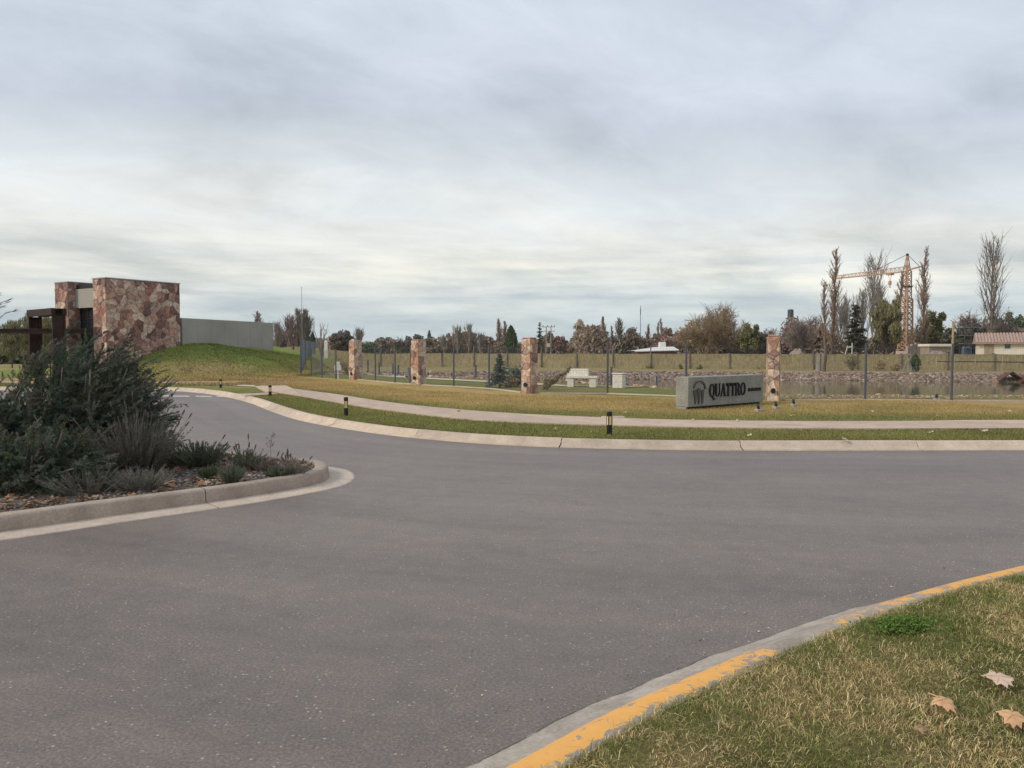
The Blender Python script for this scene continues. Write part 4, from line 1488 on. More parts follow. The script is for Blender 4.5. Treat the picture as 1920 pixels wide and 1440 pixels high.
spot(1424, 771.5, 'ground spotlight on the grass nearest the concrete sign', 0.3)
spot(1457, 766.5, 'ground spotlight in front of the tall reddish pillar', 0.3)
spot(1490, 761.5, 'ground spotlight just right of the tall reddish pillar', 0.3)
spot(1758, 750.0, 'lone ground spotlight beside the right hand fence post', 0.0)
spot(560, 692, 'ground spotlight at the foot of the mound by the tall fence', 0.0)

# ------------------------------------------------------------------ bollard lights
for u, v0, v1, lab in ((1142.5, 772, 815.5, 'largest bollard light, nearest the concrete sign'), (649, 745.5, 780.5, 'bollard light on the verge where the road bends, second in size'),
                       (506.5, 723, 743.5, 'small bollard light beside the footpath landing'), (414, 712, 728, 'smallest bollard light, below the mound')):
    p = P(u, v1 - 1, 0.12); h = (v1 - v0) / FPX * p.y * 1.0
    r = 0.052 if u > 1000 else 0.052
    t = thing('bollard_light', lab, 'bollard', p, radians(20), 'bollard lights along the kerb')
    MB().lathe([(r * 1.25, -0.02), (r * 1.25, 0.012), (r, 0.014), (r, h * .42)], 16).build('base', M['bollard'], t)
    MB().lathe([(r * .88, h * .421), (r * .88, h * .80)], 16).build('lens', M['lens'], t)
    for k in range(4):
        a = pi / 4 + k * pi / 2
        MB().bar((r * .96 * cos(a), r * .96 * sin(a), h * .422), (r * .96 * cos(a), r * .96 * sin(a), h * .80), .014).build('rib', M['bollard'], t)
    MB().lathe([(r, h * .80), (r * 1.02, h * .82), (r * 1.02, h * .97), (r * .9, h)], 16).build('cap', M['bollard'], t)

# ------------------------------------------------------------------ bench and bin
p = G(1092, 725)
t = thing('concrete_bench', 'pale concrete bench with slab backrest by the pond', 'bench', p, radians(-14))
BW = 1.36
MB().bbox(-BW / 2, BW / 2, -0.28, 0.22, 0.36, 0.46, 0.015).build('seat', M['concrete_light'], t)
MB().bbox(-BW / 2 + .06, -BW / 2 + .34, -0.25, 0.20, -.05, 0.358, 0.012).build('leg', M['concrete_light'], t)
MB().bbox(BW / 2 - .34, BW / 2 - .06, -0.25, 0.20, -.05, 0.358, 0.012).build('leg', M['concrete_light'], t)
MB().bbox(-BW / 2 - .04, BW / 2 - .46, 0.222, 0.32, 0.40, 0.76, 0.012).build('backrest', M['concrete_light'], t)
p = G(1161, 727)
t = thing('litter_bin', 'square pale concrete litter bin beside the bench', 'bin', p, radians(-28))
MB().bbox(-.22, .22, -.22, .22, -.05, .56, 0.015).build('body', M['concrete_light'], t)
MB().bbox(-.25, .25, -.25, .25, .562, .625, 0.015).build('rim', M['concrete_light'], t)
MB().box(-.15, .15, -.15, .15, .60, .63).build('opening', M['dark_metal'], t)
# white meter box on post
p = gp(632, 710.5) + Vector((0, .25, 0))
t = thing('meter_box', 'little white box on a stem behind the low left fence', 'box', p)
MB().bar((0, 0, 0), (0, 0, .45), .06).build('stem', M['white'], t)
MB().bbox(-.17, .17, -.1, .1, .45, .72, .01).build('body', M['white'], t)
MB().bbox(-.10, .10, -.08, .08, .721, .92, .01).build('hood', M['white'], t)
p = D(611.5, 62)
t = thing('white_post', 'slim white post standing behind the tall receding fence', 'post', p)
MB().bbox(-.13, .13, -.1, .1, 0, 1.35, .02).build('shaft', M['white'], t)
MB().lathe([(.13, 1.352), (.10, 1.42), (.02, 1.47)], 8).build('cap', M['white'], t)

# ------------------------------------------------------------------ bare trees
def grow(m, p, d, L, r, rng, nseg=3, up=0.0, wob=0.12, n=3, rtip=0.35):
    pts = [np.array(p)]; rad = [r]
    d = np.array(d, float)
    for k in range(nseg):
        d = d + rng.normal(0, wob, 3) + np.array([0, 0, up])
        d = d / np.linalg.norm(d)
        pts.append(pts[-1] + d * L / nseg)
        rad.append(r * (1 - (1 - rtip) * (k + 1) / nseg))
    m.tube(pts, rad, n)
    return pts, d


def perp_dir(d, angle, az):
    d = np.array(d) / np.linalg.norm(d)
    a = np.cross(d, [0, 0, 1.0]) if abs(d[2]) < .95 else np.cross(d, [1.0, 0, 0])
    a = a / np.linalg.norm(a); b = np.cross(d, a)
    return d * cos(angle) + (a * cos(az) + b * sin(az)) * sin(angle)


def along(pts, t):
    k = t * (len(pts) - 1); i = min(int(k), len(pts) - 2); f = k - i
    return pts[i] * (1 - f) + pts[i + 1] * f, (pts[i + 1] - pts[i]) / max(np.linalg.norm(pts[i + 1] - pts[i]), 1e-9)


def bare_tree(label, u, vtop, d, kind, wpx, mats=('bark', 'bark'), seed=0, group=None, name='bare_tree', dens=1.0, base_v=None):
    rng = np.random.default_rng(1000 + seed + int(u))
    p = D(u, d); top = W(u, vtop, d); H = top.z - p.z; Wd = wpx / FPX * d
    t = thing(name, label, 'tree', p, rng.uniform(0, 6), group)
    mt, mc = MB(), MB()
    px = d / 768.0                       # one render pixel in metres at this distance
    rt = max(0.030 * px / .15, 0.010)    # thinnest twig
    if kind == 'poplar':
        r0 = H * 0.009 + px * .2
        pts, _ = grow(mt, (0, 0, -.3), (0, 0, 1), H * 1.0, r0, rng, 9, 0.05, 0.025, 6, 0.12)
        n1 = int(80 * dens)
        for k in range(n1):
            f = 0.10 + 0.86 * (k + rng.random()) / n1
            q, _ = along(pts, f)
            Lb = (Wd * 0.5) / sin(radians(26)) * (0.55 + 0.75 * min(f * 2.2, 1)) * (1.0 - 0.75 * max(0, f - .45) / .55) * rng.uniform(.6, 1.15)
            Lb = min(Lb, (H - q[2]) * 1.05 + .4)
            dr = perp_dir((0, 0, 1), radians(rng.uniform(16, 36)), rng.uniform(0, 2 * pi))
            b, _ = grow(mc, q, dr, Lb, rt * 1.6 + r0 * 0.22 * (1 - f), rng, 4, 0.12, 0.07, 3, .3)
            for j in range(int(10 * dens) + 1):
                q2, d2 = along(b, rng.uniform(.15, .95))
                grow(mc, q2, perp_dir(d2, radians(rng.uniform(18, 45)), rng.uniform(0, 2 * pi)), Lb * rng.uniform(.18, .42), rt, rng, 2, .15, .1, 3, .3)
    elif kind == 'open':                 # upswept, sparse tall poplar with visible limbs
        r0 = H * 0.010 + px * .15
        pts, _ = grow(mt, (0, 0, -.3), (0, 0, 1), H * .97, r0, rng, 8, 0.04, 0.03, 6, 0.12)
        n1 = int(34 * dens)
        for k in range(n1):
            f = 0.16 + 0.75 * (k + rng.random() * .8) / n1
            q, _ = along(pts, f)
            Lb = min((H - q[2]) * rng.uniform(.55, .95), Wd * 1.6) + .5
            dr = perp_dir((0, 0, 1), radians(rng.uniform(14, 30)), rng.uniform(0, 2 * pi))
            b, _ = grow(mc, q, dr, Lb, rt * 1.7 + r0 * .30 * (1 - f), rng, 5, 0.16, 0.05, 3, .3)
            for j in range(int(13 * dens)):
                q2, d2 = along(b, rng.uniform(.2, .95))
                b2, _ = grow(mc, q2, perp_dir(d2, radians(rng.uniform(18, 40)), rng.uniform(0, 2 * pi)), Lb * rng.uniform(.2, .42), rt * 1.1, rng, 3, .15, .08, 3, .3)
    elif kind == 'sapling':
        r0 = H * 0.012 + px * .18
        pts, _ = grow(mt, (0, 0, -.2), (0, 0, 1), H * .42, r0, rng, 4, 0.02, 0.03, 6, 0.7)
        for k in range(5):
            q, _ = along(pts, rng.uniform(.75, 1))
            b, _ = grow(mc, q, perp_dir((0, 0, 1), radians(rng.uniform(10, 34)), k * 1.26 + rng.random()), H * rng.uniform(.38, .60), r0 * .62, rng, 5, .05, .05, 4, .25)
            for j in range(4):
                q2, d2 = along(b, rng.uniform(.3, .9))
                grow(mc, q2, perp_dir(d2, radians(rng.uniform(25, 45)), rng.uniform(0, 6.28)), H * rng.uniform(.08, .2), r0 * .3, rng, 3, .1, .08, 3, .4)
    else:                                # round spreading crown
        r0 = H * 0.022 + px * .2
        th = H * (.22 if kind == 'round' else .12)
        pts, _ = grow(mt, (0, 0, -.3), (0, 0, 1), th + .3, r0, rng, 3, 0, .05, 6, .8)
        n1 = int(8 + 3 * dens)
        for k in range(n1):
            q, _ = along(pts, rng.uniform(.7, 1))
            el = radians(rng.uniform(12 if kind == 'vase' else 30, 80))
            az = k * 2.4 + rng.random()
            dr = np.array([cos(az) * cos(el), sin(az) * cos(el), sin(el)])
            ext = 1 / sqrt((cos(el) / (Wd / 2)) ** 2 + (sin(el) / (H - th)) ** 2)
            L1 = ext * rng.uniform(.55, .75)
            b, d1 = grow(mc, q, dr, L1, r0 * .5, rng, 4, .03, .1, 4, .45)
            for j in range(int(8 * dens)):
                q2, d2 = along(b, rng.uniform(.25, 1))
                b2, _ = grow(mc, q2, perp_dir(d2, radians(rng.uniform(20, 60)), rng.uniform(0, 6.28)), L1 * rng.uniform(.3, .65), r0 * .16 + rt, rng, 3, .06, .12, 3, .4)
                for i in range(int(12 * dens)):
                    q3, d3 = along(b2, rng.uniform(.2, 1))
                    b3, _ = grow(mc, q3, perp_dir(d3, radians(rng.uniform(20, 65)), rng.uniform(0, 6.28)), L1 * rng.uniform(.14, .34), rt * 1.15, rng, 2, .05, .15, 3, .4)
                    q4, d4 = along(b3, rng.uniform(.3, .9))
                    grow(mc, q4, perp_dir(d4, radians(rng.uniform(20, 60)), rng.uniform(0, 6.28)), L1 * rng.uniform(.1, .2), rt * .9, rng, 2, .05, .15, 3, .4)
    mt.build('trunk', M[mats[0]], t)
    mc.build('crown', M[mats[1]], t)
    return t


def leaf_cloud(lumps, n, size, cols, rng, flat=0.0, droop=None, shell=0.25):
    # lumps: (cx,cy,cz,rx,ry,rz)
    L = np.array(lumps); vol = np.prod(L[:, 3:], 1) ** .67; k = rng.choice(len(L), n, p=vol / vol.sum())
    dirs = rand_unit(rng, n)
    rad = shell + (1 - shell) * rng.random(n) ** .6
    rad = rad * (0.86 + 0.28 * rng.random(n))
    C = L[k, :3] + dirs * rad[:, None] * L[k, 3:]
    A = rand_unit(rng, n)
    if droop is not None: A = unit(A * .5 + np.array(droop))
    Bv = unit(np.cross(A, rand_unit(rng, n)))
    s = size * rng.uniform(.5, 1.25, (n, 1))
    V, F = quads(C, A * s * (1.7 if droop is not None else 1.0), Bv * s * (.35 if droop is not None else .62))
    cols = np.array(cols)
    c = cols[rng.integers(0, len(cols), n)] * rng.uniform(.65, 1.3, (n, 1))
    return V, F, np.repeat(c, 4, 0)


PAL = {
    'evergreen': [(0.123, 0.160, 0.084), (0.171, 0.205, 0.112), (0.087, 0.123, 0.072)],
    'olive': [(0.205, 0.200, 0.087), (0.263, 0.242, 0.113), (0.153, 0.160, 0.075)],
    'willowgreen': [(0.241, 0.230, 0.106), (0.185, 0.185, 0.090), (0.302, 0.274, 0.140), (0.213, 0.185, 0.118)],
    'russet': [(0.353, 0.244, 0.188), (0.289, 0.216, 0.172), (0.432, 0.289, 0.208), (0.310, 0.252, 0.208)],
    'brown': [(0.401, 0.312, 0.243), (0.312, 0.242, 0.196), (0.489, 0.383, 0.293)],
    'maroon': [(0.302, 0.195, 0.170), (0.260, 0.188, 0.166), (0.338, 0.208, 0.177), (0.260, 0.208, 0.180)],
    'spruce': [(0.150, 0.179, 0.143), (0.212, 0.248, 0.196), (0.113, 0.140, 0.105)],
    'dark': [(0.103, 0.112, 0.080), (0.138, 0.142, 0.103), (0.167, 0.150, 0.115)],
    'darkred': [(0.239, 0.190, 0.166), (0.203, 0.166, 0.144), (0.180, 0.166, 0.128)],
    'dry': [(0.511, 0.357, 0.179), (0.391, 0.281, 0.144), (0.324, 0.239, 0.136)],
}


def leafy_tree(label, u, vtop, d, wpx, pal, seed=0, name='leafy_tree', group=None, n=2600, trunk=0.16, cat='tree', bark='bark_dark', droop=None, gap=1.0):
    rng = np.random.default_rng(500 + seed + int(u))
    p = D(u, d); H = W(u, vtop, d).z - p.z; Wd = wpx / FPX * d
    t = thing(name, label, cat, p, 0, group)
    mt = MB(); r0 = max(H * .02, .06)
    pts, _ = grow(mt, (0, 0, -.3), (0, 0, 1), H * .6, r0, rng, 4, 0, .05, 6, .4)
    lumps = []
    nl = 20
    for k in range(nl):
        f = (k + .5) / nl
        z = H * (trunk + (1 - trunk) * (0.12 + .76 * f))
        env = sin(pi * min(max((z / H - trunk * .6) / (1.02 - trunk * .6), 0), 1)) ** .6
        a = k * 2.4 + rng.random() * .8; r = rng.uniform(.25, .75) * env
        rr = rng.uniform(.18, .36) * gap * (1.35 if droop is not None else 1)
        lumps.append((cos(a) * r * Wd / 2, sin(a) * r * Wd / 2, z, Wd / 2 * rr * (0.6 + .5 * env), Wd / 2 * rr * (0.6 + .5 * env), H * rng.uniform(.06, .13) * gap))
        b = np.array([cos(a) * r * Wd / 2, sin(a) * r * Wd / 2, z])
        q, _ = along(pts, min(.95, max(.3, z / H * .9)))
        mt.tube([q, (q + b) / 2 + np.array([0, 0, -.05 * H]), b], [r0 * .4, r0 * .28, r0 * .15], 4)
    mt.build('trunk', M[bark], t)
    s = max(Wd * .026, d / 768 * .55)
    V, F, c = leaf_cloud(lumps, int(n * 2.2), s, PAL[pal], rng, droop=droop)
    np_mesh('crown', V, F, M['leaf'], t, c)
    return t


def cone_tree(label, u, vtop, d, wpx, pal, kind='cypress', seed=0, n=2400, name='conifer', group=None, base=None, cat='tree'):
    rng = np.random.default_rng(700 + seed + int(u))
    p = base if base is not None else D(u, d)
    H = W(u, vtop, d).z - p.z; Wd = wpx / FPX * d
    t = thing(name, label, cat, p, 0, group)
    MB().tube([(0, 0, -.2), (0, 0, H * .5), (0, 0, H * .97)], [H * .02 + .03, H * .013 + .02, .012], 6).build('trunk', M['bark_dark'], t)
    if kind == 'cypress':
        f = rng.random(n) ** .8
        rad = (Wd / 2) * np.sin(np.pi * np.clip(f * .86 + .14, 0, 1)) ** .8 * rng.uniform(.45, 1.1, n)
        a = rng.uniform(0, 2 * pi, n)
        C = np.stack([np.cos(a) * rad, np.sin(a) * rad, (.04 + .95 * f) * H], 1)
        A = unit(np.stack([np.cos(a) * .5, np.sin(a) * .5, np.ones(n)], 1) + rng.normal(0, .25, (n, 3)))
        Bv = unit(np.cross(A, rand_unit(rng, n)))
        s = max(Wd * .10, d / 768 * .6) * rng.uniform(.6, 1.2, (n, 1))
        V, F = quads(C, A * s, Bv * s * .45)
    else:
        tiers = 15 if kind == 'cedar' else 20
        Cs, As, Bs = [], [], []
        mt = MB()
        for k in range(tiers):
            f = (k + .3) / tiers
            R = Wd / 2 * (1 - f) ** (.85) * rng.uniform(.7, 1.2) + .03 * Wd
            nb = 8 if kind == 'cedar' else 9
            for j in range(nb):
                a = j * 2 * pi / nb + rng.random() * 1.2
                Rb = R * rng.uniform(.45, 1.2)
                zj_ = rng.uniform(-.035, .035)
                tip = np.array([cos(a) * Rb, sin(a) * Rb, (.10 + .88 * f + zj_) * H + Rb * (rng.uniform(-.30, .02) if kind == 'cedar' else rng.uniform(-.1, .35))])
                org = np.array([0, 0, (.10 + .88 * f + zj_) * H])
                mt.tube([org, (org + tip) / 2 + np.array([0, 0, .04 * Rb]), tip], [.012 * H, .008 * H, .004 * H], 3)
                m_ = max(6, int(n / (tiers * nb) * (1.3 - f)))
                ff = rng.uniform(.15, 1, m_)
                c = org + (tip - org) * ff[:, None] + rng.normal(0, .045 * Wd, (m_, 3)) * np.array([1, 1, .35]) * (1.1 - ff[:, None] * .6)
                Cs.append(c)
                ax = unit((tip - org)[None] + rng.normal(0, .35 * Rb, (m_, 3)))
                As.append(ax); Bs.append(unit(np.cross(ax, np.array([0, 0, 1.0]) + rng.normal(0, .45, (m_, 3)))))
        mt.build('branches', M['bark_dark'], t)
        C = np.vstack(Cs); A = np.vstack(As); Bv = np.vstack(Bs); nn_ = len(C)
        s = max(Wd * .055, d / 768 * .5) * rng.uniform(.6, 1.2, (nn_, 1))
        V, F = quads(C, A * s, Bv * s * .5)
    cols = np.array(PAL[pal]); c = cols[rng.integers(0, len(cols), len(C))] * rng.uniform(.65, 1.3, (len(C), 1))
    np_mesh('crown', V, F, M['leaf'], t, np.repeat(c, 4, 0))
    return t


# background trees, left to right
bare_tree('thin bare poplar tops showing just above the concrete wall', 487, 584, 150, 'poplar', 18, ('bark', 'twig_mauve'), 1)
bare_tree('slight bare tree at the right end of the concrete wall', 519, 607, 160, 'open', 22, ('bark_pale', 'bark_pale'), 2)
bare_tree('bare tree with dark trunk left of the twin poplars', 542, 593, 150, 'open', 30, ('bark_dark', 'twig_mauve'), 3)
bare_tree('small leaning bare tree just left of the twin poplars', 556, 612, 150, 'open', 18, ('bark', 'twig_mauve'), 33)
bare_tree('dense pale poplar, left of the touching pair behind the tall fence', 567, 577, 150, 'poplar', 20, ('bark_pale', 'twig_pale'), 4, dens=1.5)
bare_tree('dense pale poplar, right of the touching pair behind the tall fence', 577, 583, 152, 'poplar', 24, ('bark_pale', 'twig_pale'), 5, dens=1.5)
cone_tree('small black green cypress behind the tall fence', 587, 622, 100, 12, 'dark', 'cypress', 6)
bare_tree('young bare tree with forked stems inside the fence corner', 603, 584, 50, 'sapling', 60, ('bark', 'bark'), 7, name='young_tree')
leafy_tree('dark purple brown tree behind the farthest pillar, left side', 640, 621, 210, 50, 'darkred', 8)
leafy_tree('dark evergreen rising above the farthest pillar', 650, 619, 230, 30, 'dark', 9)
bare_tree('pale stubby bare tree above the farthest pillar', 674, 619, 180, 'open', 26, ('bark_pale', 'bark_pale'), 10)
leafy_tree('low dark evergreen to the right of the farthest pillar', 690, 643, 200, 46, 'evergreen', 11)
cone_tree('grey green conifer, left of the close pair past the farthest pillar', 716, 634, 230, 24, 'spruce', 'cypress', 12)
cone_tree('grey green conifer, right of the close pair past the farthest pillar', 727, 634, 230, 22, 'spruce', 'cypress', 13)
bare_tree('bare vase shaped tree just left of the second pillar', 750, 629, 190, 'round', 30, ('bark_pale', 'bark'), 14)
leafy_tree('dark rounded evergreen behind the bare vase shaped tree', 752, 640, 215, 34, 'dark', 15)
cone_tree('thin pointed conifer just right of the second pillar', 805, 619, 240, 9, 'spruce', 'cypress', 16, n=900)
for k, (u, v, w, pal) in enumerate(((824, 630, 32, 'brown'), (846, 622, 36, 'russet'), (866, 617, 40, 'russet'), (886, 621, 30, 'russet'), (907, 627, 26, 'russet'), (921, 631, 20, 'russet'))):
    leafy_tree(['leftmost and greyest tree of the russet grove', 'second russet tree from the left in the grove', 'tallest rounded russet tree in the middle of the grove', 'russet tree right of the tallest one in the grove',
                'russet tree second from the right end of the grove', 'smallest russet tree at the right end of the grove'][k], u, v, 190 + k * 4, w, pal, 20 + k, group='russet grove beyond the net', n=1900, gap=.85)
for k, (u, v) in enumerate(((833, 632), (858, 612), (879, 610), (899, 628))):
    bare_tree(['pale bare sapling before the greyest grove tree', 'pale bare stem left of the tallest russet tree', 'pale bare stem right of the tallest russet tree', 'pale bare stem near the right end of the grove'][k], u, v, 170, 'open', 22, ('bark_pale', 'bark_pale'), 30 + k, group='pale stems before the russet grove', dens=.8)
leafy_tree('low olive bush just right of the second pillar', 802, 652, 175, 30, 'brown', 26, name='bush', cat='bush')
bare_tree('slim bare poplar left of the dark pointed cypress', 936, 595, 190, 'poplar', 12, ('bark', 'twig_brown'), 36)
bare_tree('second slim bare poplar touching the dark pointed cypress', 945, 600, 192, 'poplar', 11, ('bark', 'twig_brown'), 37)
cone_tree('dark pointed cypress between slim poplars and the third pillar', 958, 611, 180, 22, 'evergreen', 'cypress', 38, n=3000)
leafy_tree('low grey brown tree under the dark pointed cypress', 938, 640, 185, 34, 'brown', 39)
cone_tree('dark shaggy conifer beside the pole transformer', 1012, 603, 190, 22, 'dark', 'cedar', 40, n=1600)
leafy_tree('dark red tree right of the pole transformer', 1050, 629, 190, 36, 'maroon', 41)
leafy_tree('small brown tree left of the slim poplars at centre', 1076, 640, 195, 30, 'brown', 42)
bare_tree('bare dark tree between the red trees at centre', 1098, 633, 180, 'round', 30, ('bark_dark', 'twig_mauve'), 43)
leafy_tree('red leaved tree at the foot of the tall centre poplar', 1124, 640, 175, 30, 'maroon', 44)
bare_tree('dense slim poplar at centre, leftmost of the loose three', 1135, 592, 170, 'poplar', 11, ('bark', 'twig_brown'), 45, dens=1.4)
bare_tree('thinnest poplar at centre, middle of the loose three', 1149, 608, 180, 'poplar', 7, ('bark', 'bark'), 46)
bare_tree('branchy poplar at centre, rightmost of the loose three', 1160, 597, 170, 'poplar', 17, ('bark_dark', 'bark'), 47)
bare_tree('slim poplar right of the radio mast', 1214, 605, 180, 'poplar', 9, ('bark', 'bark'), 48)
bare_tree('slim pale poplar behind the russet trees', 1232, 601, 195, 'poplar', 8, ('bark_pale', 'bark_pale'), 49)
bare_tree('slim pale poplar just right above the russet trees', 1243, 596, 195, 'poplar', 10, ('bark_pale', 'bark_pale'), 50)
leafy_tree('russet tree behind the white roofed house, left one', 1232, 624, 165, 32, 'russet', 51, gap=.9)
leafy_tree('russet tree behind the white water tank', 1252, 613, 168, 36, 'russet', 52, gap=.9)
bare_tree('brown twiggy tree between the water tank and the great ochre tree', 1280, 626, 150, 'round', 52, ('bark_dark', 'twig_brown'), 53, dens=1.2)
bare_tree('great round bare tree with ochre twig tips', 1338, 572, 140, 'vase', 185, ('bark_dark', 'twig_ochre'), 54, dens=1.55, name='ochre_tree')
bare_tree('bare brown tree rising behind the great ochre tree', 1352, 566, 150, 'round', 100, ('bark_dark', 'twig_mauve'), 55, dens=1.2)
leafy_tree('dark green evergreen left of the tall reddish pillar', 1405, 606, 128, 52, 'olive', 56, n=3400)
leafy_tree('nearly black evergreen behind the tall reddish pillar', 1424, 622, 132, 40, 'dark', 57)
bare_tree('pale bare tree behind the tall reddish pillar', 1440, 602, 170, 'round', 60, ('bark_pale', 'bark_pale'), 58)
bare_tree('grey brown tree just right of the tall reddish pillar', 1497, 594, 128, 'round', 74, ('bark_dark', 'twig_pale'), 59, dens=1.35)
bare_tree('tangled bare tree over the grey brown tree', 1517, 578, 140, 'round', 70, ('bark', 'twig_mauve'), 60, dens=1.1)
bare_tree('bare greyish tree left of the tallest left poplar', 1538, 590, 138, 'round', 46, ('bark', 'bark'), 61)
bare_tree('tall dark poplar at the tip of the crane jib', 1559, 461, 122, 'poplar', 26, ('bark_dark', 'twig_brown'), 62, dens=1.25)
bare_tree('lower side poplar hugging the tall dark poplar', 1546, 520, 126, 'poplar', 18, ('bark', 'twig_brown'), 63)
for k, (u, v, w) in enumerate(((1578, 570, 26), (1590, 556, 22), (1618, 540, 30), (1650, 530, 30))):
    bare_tree(['pale bare tree right of the tall dark poplar', 'thin pale bare tree left of the cedar', 'pale bare tree rising right of the cedar', 'pale bare tree behind the yellow green willow'][k], u, v, 150, 'open', w, ('bark_pale', 'bark_pale'), 64 + k, group='pale bare trees behind the crane')
cone_tree('dark layered cedar under the crane jib', 1603, 569, 118, 50, 'dark', 'cedar', 70, n=6500, name='cedar_tree')
bare_tree('tall pale bare poplar crossing the crane jib', 1637, 473, 140, 'open', 40, ('bark_pale', 'bark_pale'), 71)
leafy_tree('yellow green willow left of the crane mast', 1662, 556, 118, 70, 'willowgreen', 72, gap=.8, n=2800, droop=(0, 0, -1), name='willow_tree')
bare_tree('dark ivy clad poplar behind the crane hook', 1677, 503, 120, 'poplar', 18, ('bark_dark', 'twig_brown'), 73, dens=1.2)
bare_tree('tall dark poplar right of the crane mast', 1734, 459, 120, 'poplar', 24, ('bark_dark', 'twig_brown'), 74, dens=1.3)
leafy_tree('olive grey tree under the right dark poplar', 1752, 580, 122, 54, 'olive', 75, n=2600, gap=.85)
leafy_tree('dark green thicket left of the scaffolding', 1785, 612, 118, 60, 'dark', 76, n=3000)
bare_tree('red brown twiggy tree behind the scaffolding', 1815, 556, 125, 'round', 60, ('bark_dark', 'twig_brown'), 77, dens=1.2)
leafy_tree('dark red brown evergreen behind the scaffolding', 1822, 600, 122, 48, 'darkred', 78)
bare_tree('tallest pale bare tree near the right edge', 1856, 445, 118, 'open', 42, ('bark', 'bark'), 79, dens=1.1)
bare_tree('crooked bare tree right of the tallest pale tree', 1882, 540, 120, 'round', 56, ('bark_dark', 'bark'), 80)
for k, (u, v, w) in enumerate(((1868, 590, 44), (1900, 583, 46), (1935, 580, 50), (1975, 585, 60))):
    leafy_tree(['dark evergreen behind the left end of the tiled roof', 'dark evergreen above the middle of the tiled roof', 'dark evergreen over the roof at the right edge', 'evergreen past the right edge behind the house'][k], u, v, 140, w, 'evergreen', 81 + k, group='dark evergreens behind the tiled house', n=2200)
# left behind the gatehouse
for k, (u, v, w) in enumerate(((22, 597, 46), (55, 585, 40), (88, 586, 44))):
    leafy_tree(['weeping willow at the left edge below the beam', 'weeping willow directly behind the steel portal', 'weeping willow seen through the steel portal'][k], u, v, 66 + 3 * k, w, 'willowgreen', 90 + k, group='weeping willows behind the portal', n=2400, droop=(0, 0, -1.6), name='willow_tree')
leafy_tree('dark hedge tree at the far left beyond the railing', 5, 640, 90, 60, 'evergreen', 95, trunk=.05)


# undergrowth masses that close the horizon
def thicket(name, label, pts, h0, h1, n, pals, size, seed, depth=5.0):
    rng = np.random.default_rng(seed)
    pts = np.array(pts, float); seg = np.concatenate([[0], np.cumsum(np.linalg.norm(np.diff(pts, axis=0), axis=1))])
    s = rng.random(n) * seg[-1]
    X = np.interp(s, seg, pts[:, 0]); Y = np.interp(s, seg, pts[:, 1]) + rng.random(n) * depth
    hh = h0 + (h1 - h0) * vnoise(s, s * 0, 4.0, seed) ** 1.2
    Z = terr(X, Y) + rng.random(n) ** 1.1 * hh * (0.75 + .5 * vnoise(s, s * 0, 1.1, seed + 1))
    cols = np.array([c for p in pals for c in PAL[p]])
    zone = (vnoise(s, s * 0, 6.0, seed + 2) * len(cols) * .999).astype(int)
    zone = np.clip(zone + rng.integers(-1, 2, n), 0, len(cols) - 1)
    c = cols[zone] * rng.uniform(.6, 1.35, (n, 1))
    A = unit(rand_unit(rng, n) * .8 + np.array([0, 0, .7])); Bv = unit(np.cross(A, rand_unit(rng, n)))
    s_ = size * rng.uniform(.5, 1.3, (n, 1))
    V, F = quads(np.stack([X, Y, Z], 1), A * s_ * 1.5, Bv * s_ * .5)
    return tag(np_mesh(name, V, F, M['leaf'], None, np.repeat(c, 4, 0)), label, kind='stuff')


thicket('undergrowth', 'brown and dark green scrub along the foot of the right trees', [D(1080, 156).xy, D(1300, 146).xy, D(1420, 138).xy, D(1560, 134).xy, D(1720, 136).xy, D(1830, 134).xy, D(2050, 134).xy], 2.2, 6.8, 46000, ['darkred', 'brown', 'dark', 'maroon', 'brown', 'dark'], .22, 61, 7)
thicket('undergrowth', 'distant dark hedge and scrub beyond the net', [D(500, 215).xy, D(640, 212).xy, D(860, 215).xy, D(1000, 212).xy, D(1120, 205).xy, D(1220, 195).xy], 3.0, 6.5, 26000, ['darkred', 'brown', 'dark', 'darkred', 'brown'], .32, 62, 8)
thicket('undergrowth', 'grey green scrub left of the gatehouse', [D(-120, 80).xy, D(60, 84).xy, D(130, 84).xy], 2.0, 3.4, 3500, ['olive', 'evergreen', 'brown'], .3, 63, 5)

# far hills
hx = np.linspace(-6000, 6000, 160)
hz = 26 + 26 * vnoise(hx, hx * 0, 900, 71) + 10 * vnoise(hx, hx * 0, 240, 72)
V = np.vstack([np.column_stack([hx, np.full(160, 4300.), np.full(160, -5.)]), np.column_stack([hx, np.full(160, 4700.), hz])])
F = np.array([(i, i + 1, 160 + i + 1, 160 + i) for i in range(159)])
tag(np_mesh('hills', V, F, M['hill'], None, smooth=True), 'low blue hills on the horizon', kind='structure')

# ------------------------------------------------------------------ crane
cd = 128.0
cb = D(1697, cd)
jt = W(1567, 523, 141.0)
jv = Vector((jt.x - cb.x, jt.y - cb.y, 0))
crane = thing('tower_crane', 'orange tower crane standing behind the shade net', 'crane', (cb.x, cb.y, cb.z), atan2(jv.y, jv.x))
zl = lambda v: W(1697, v, cd).z - cb.z


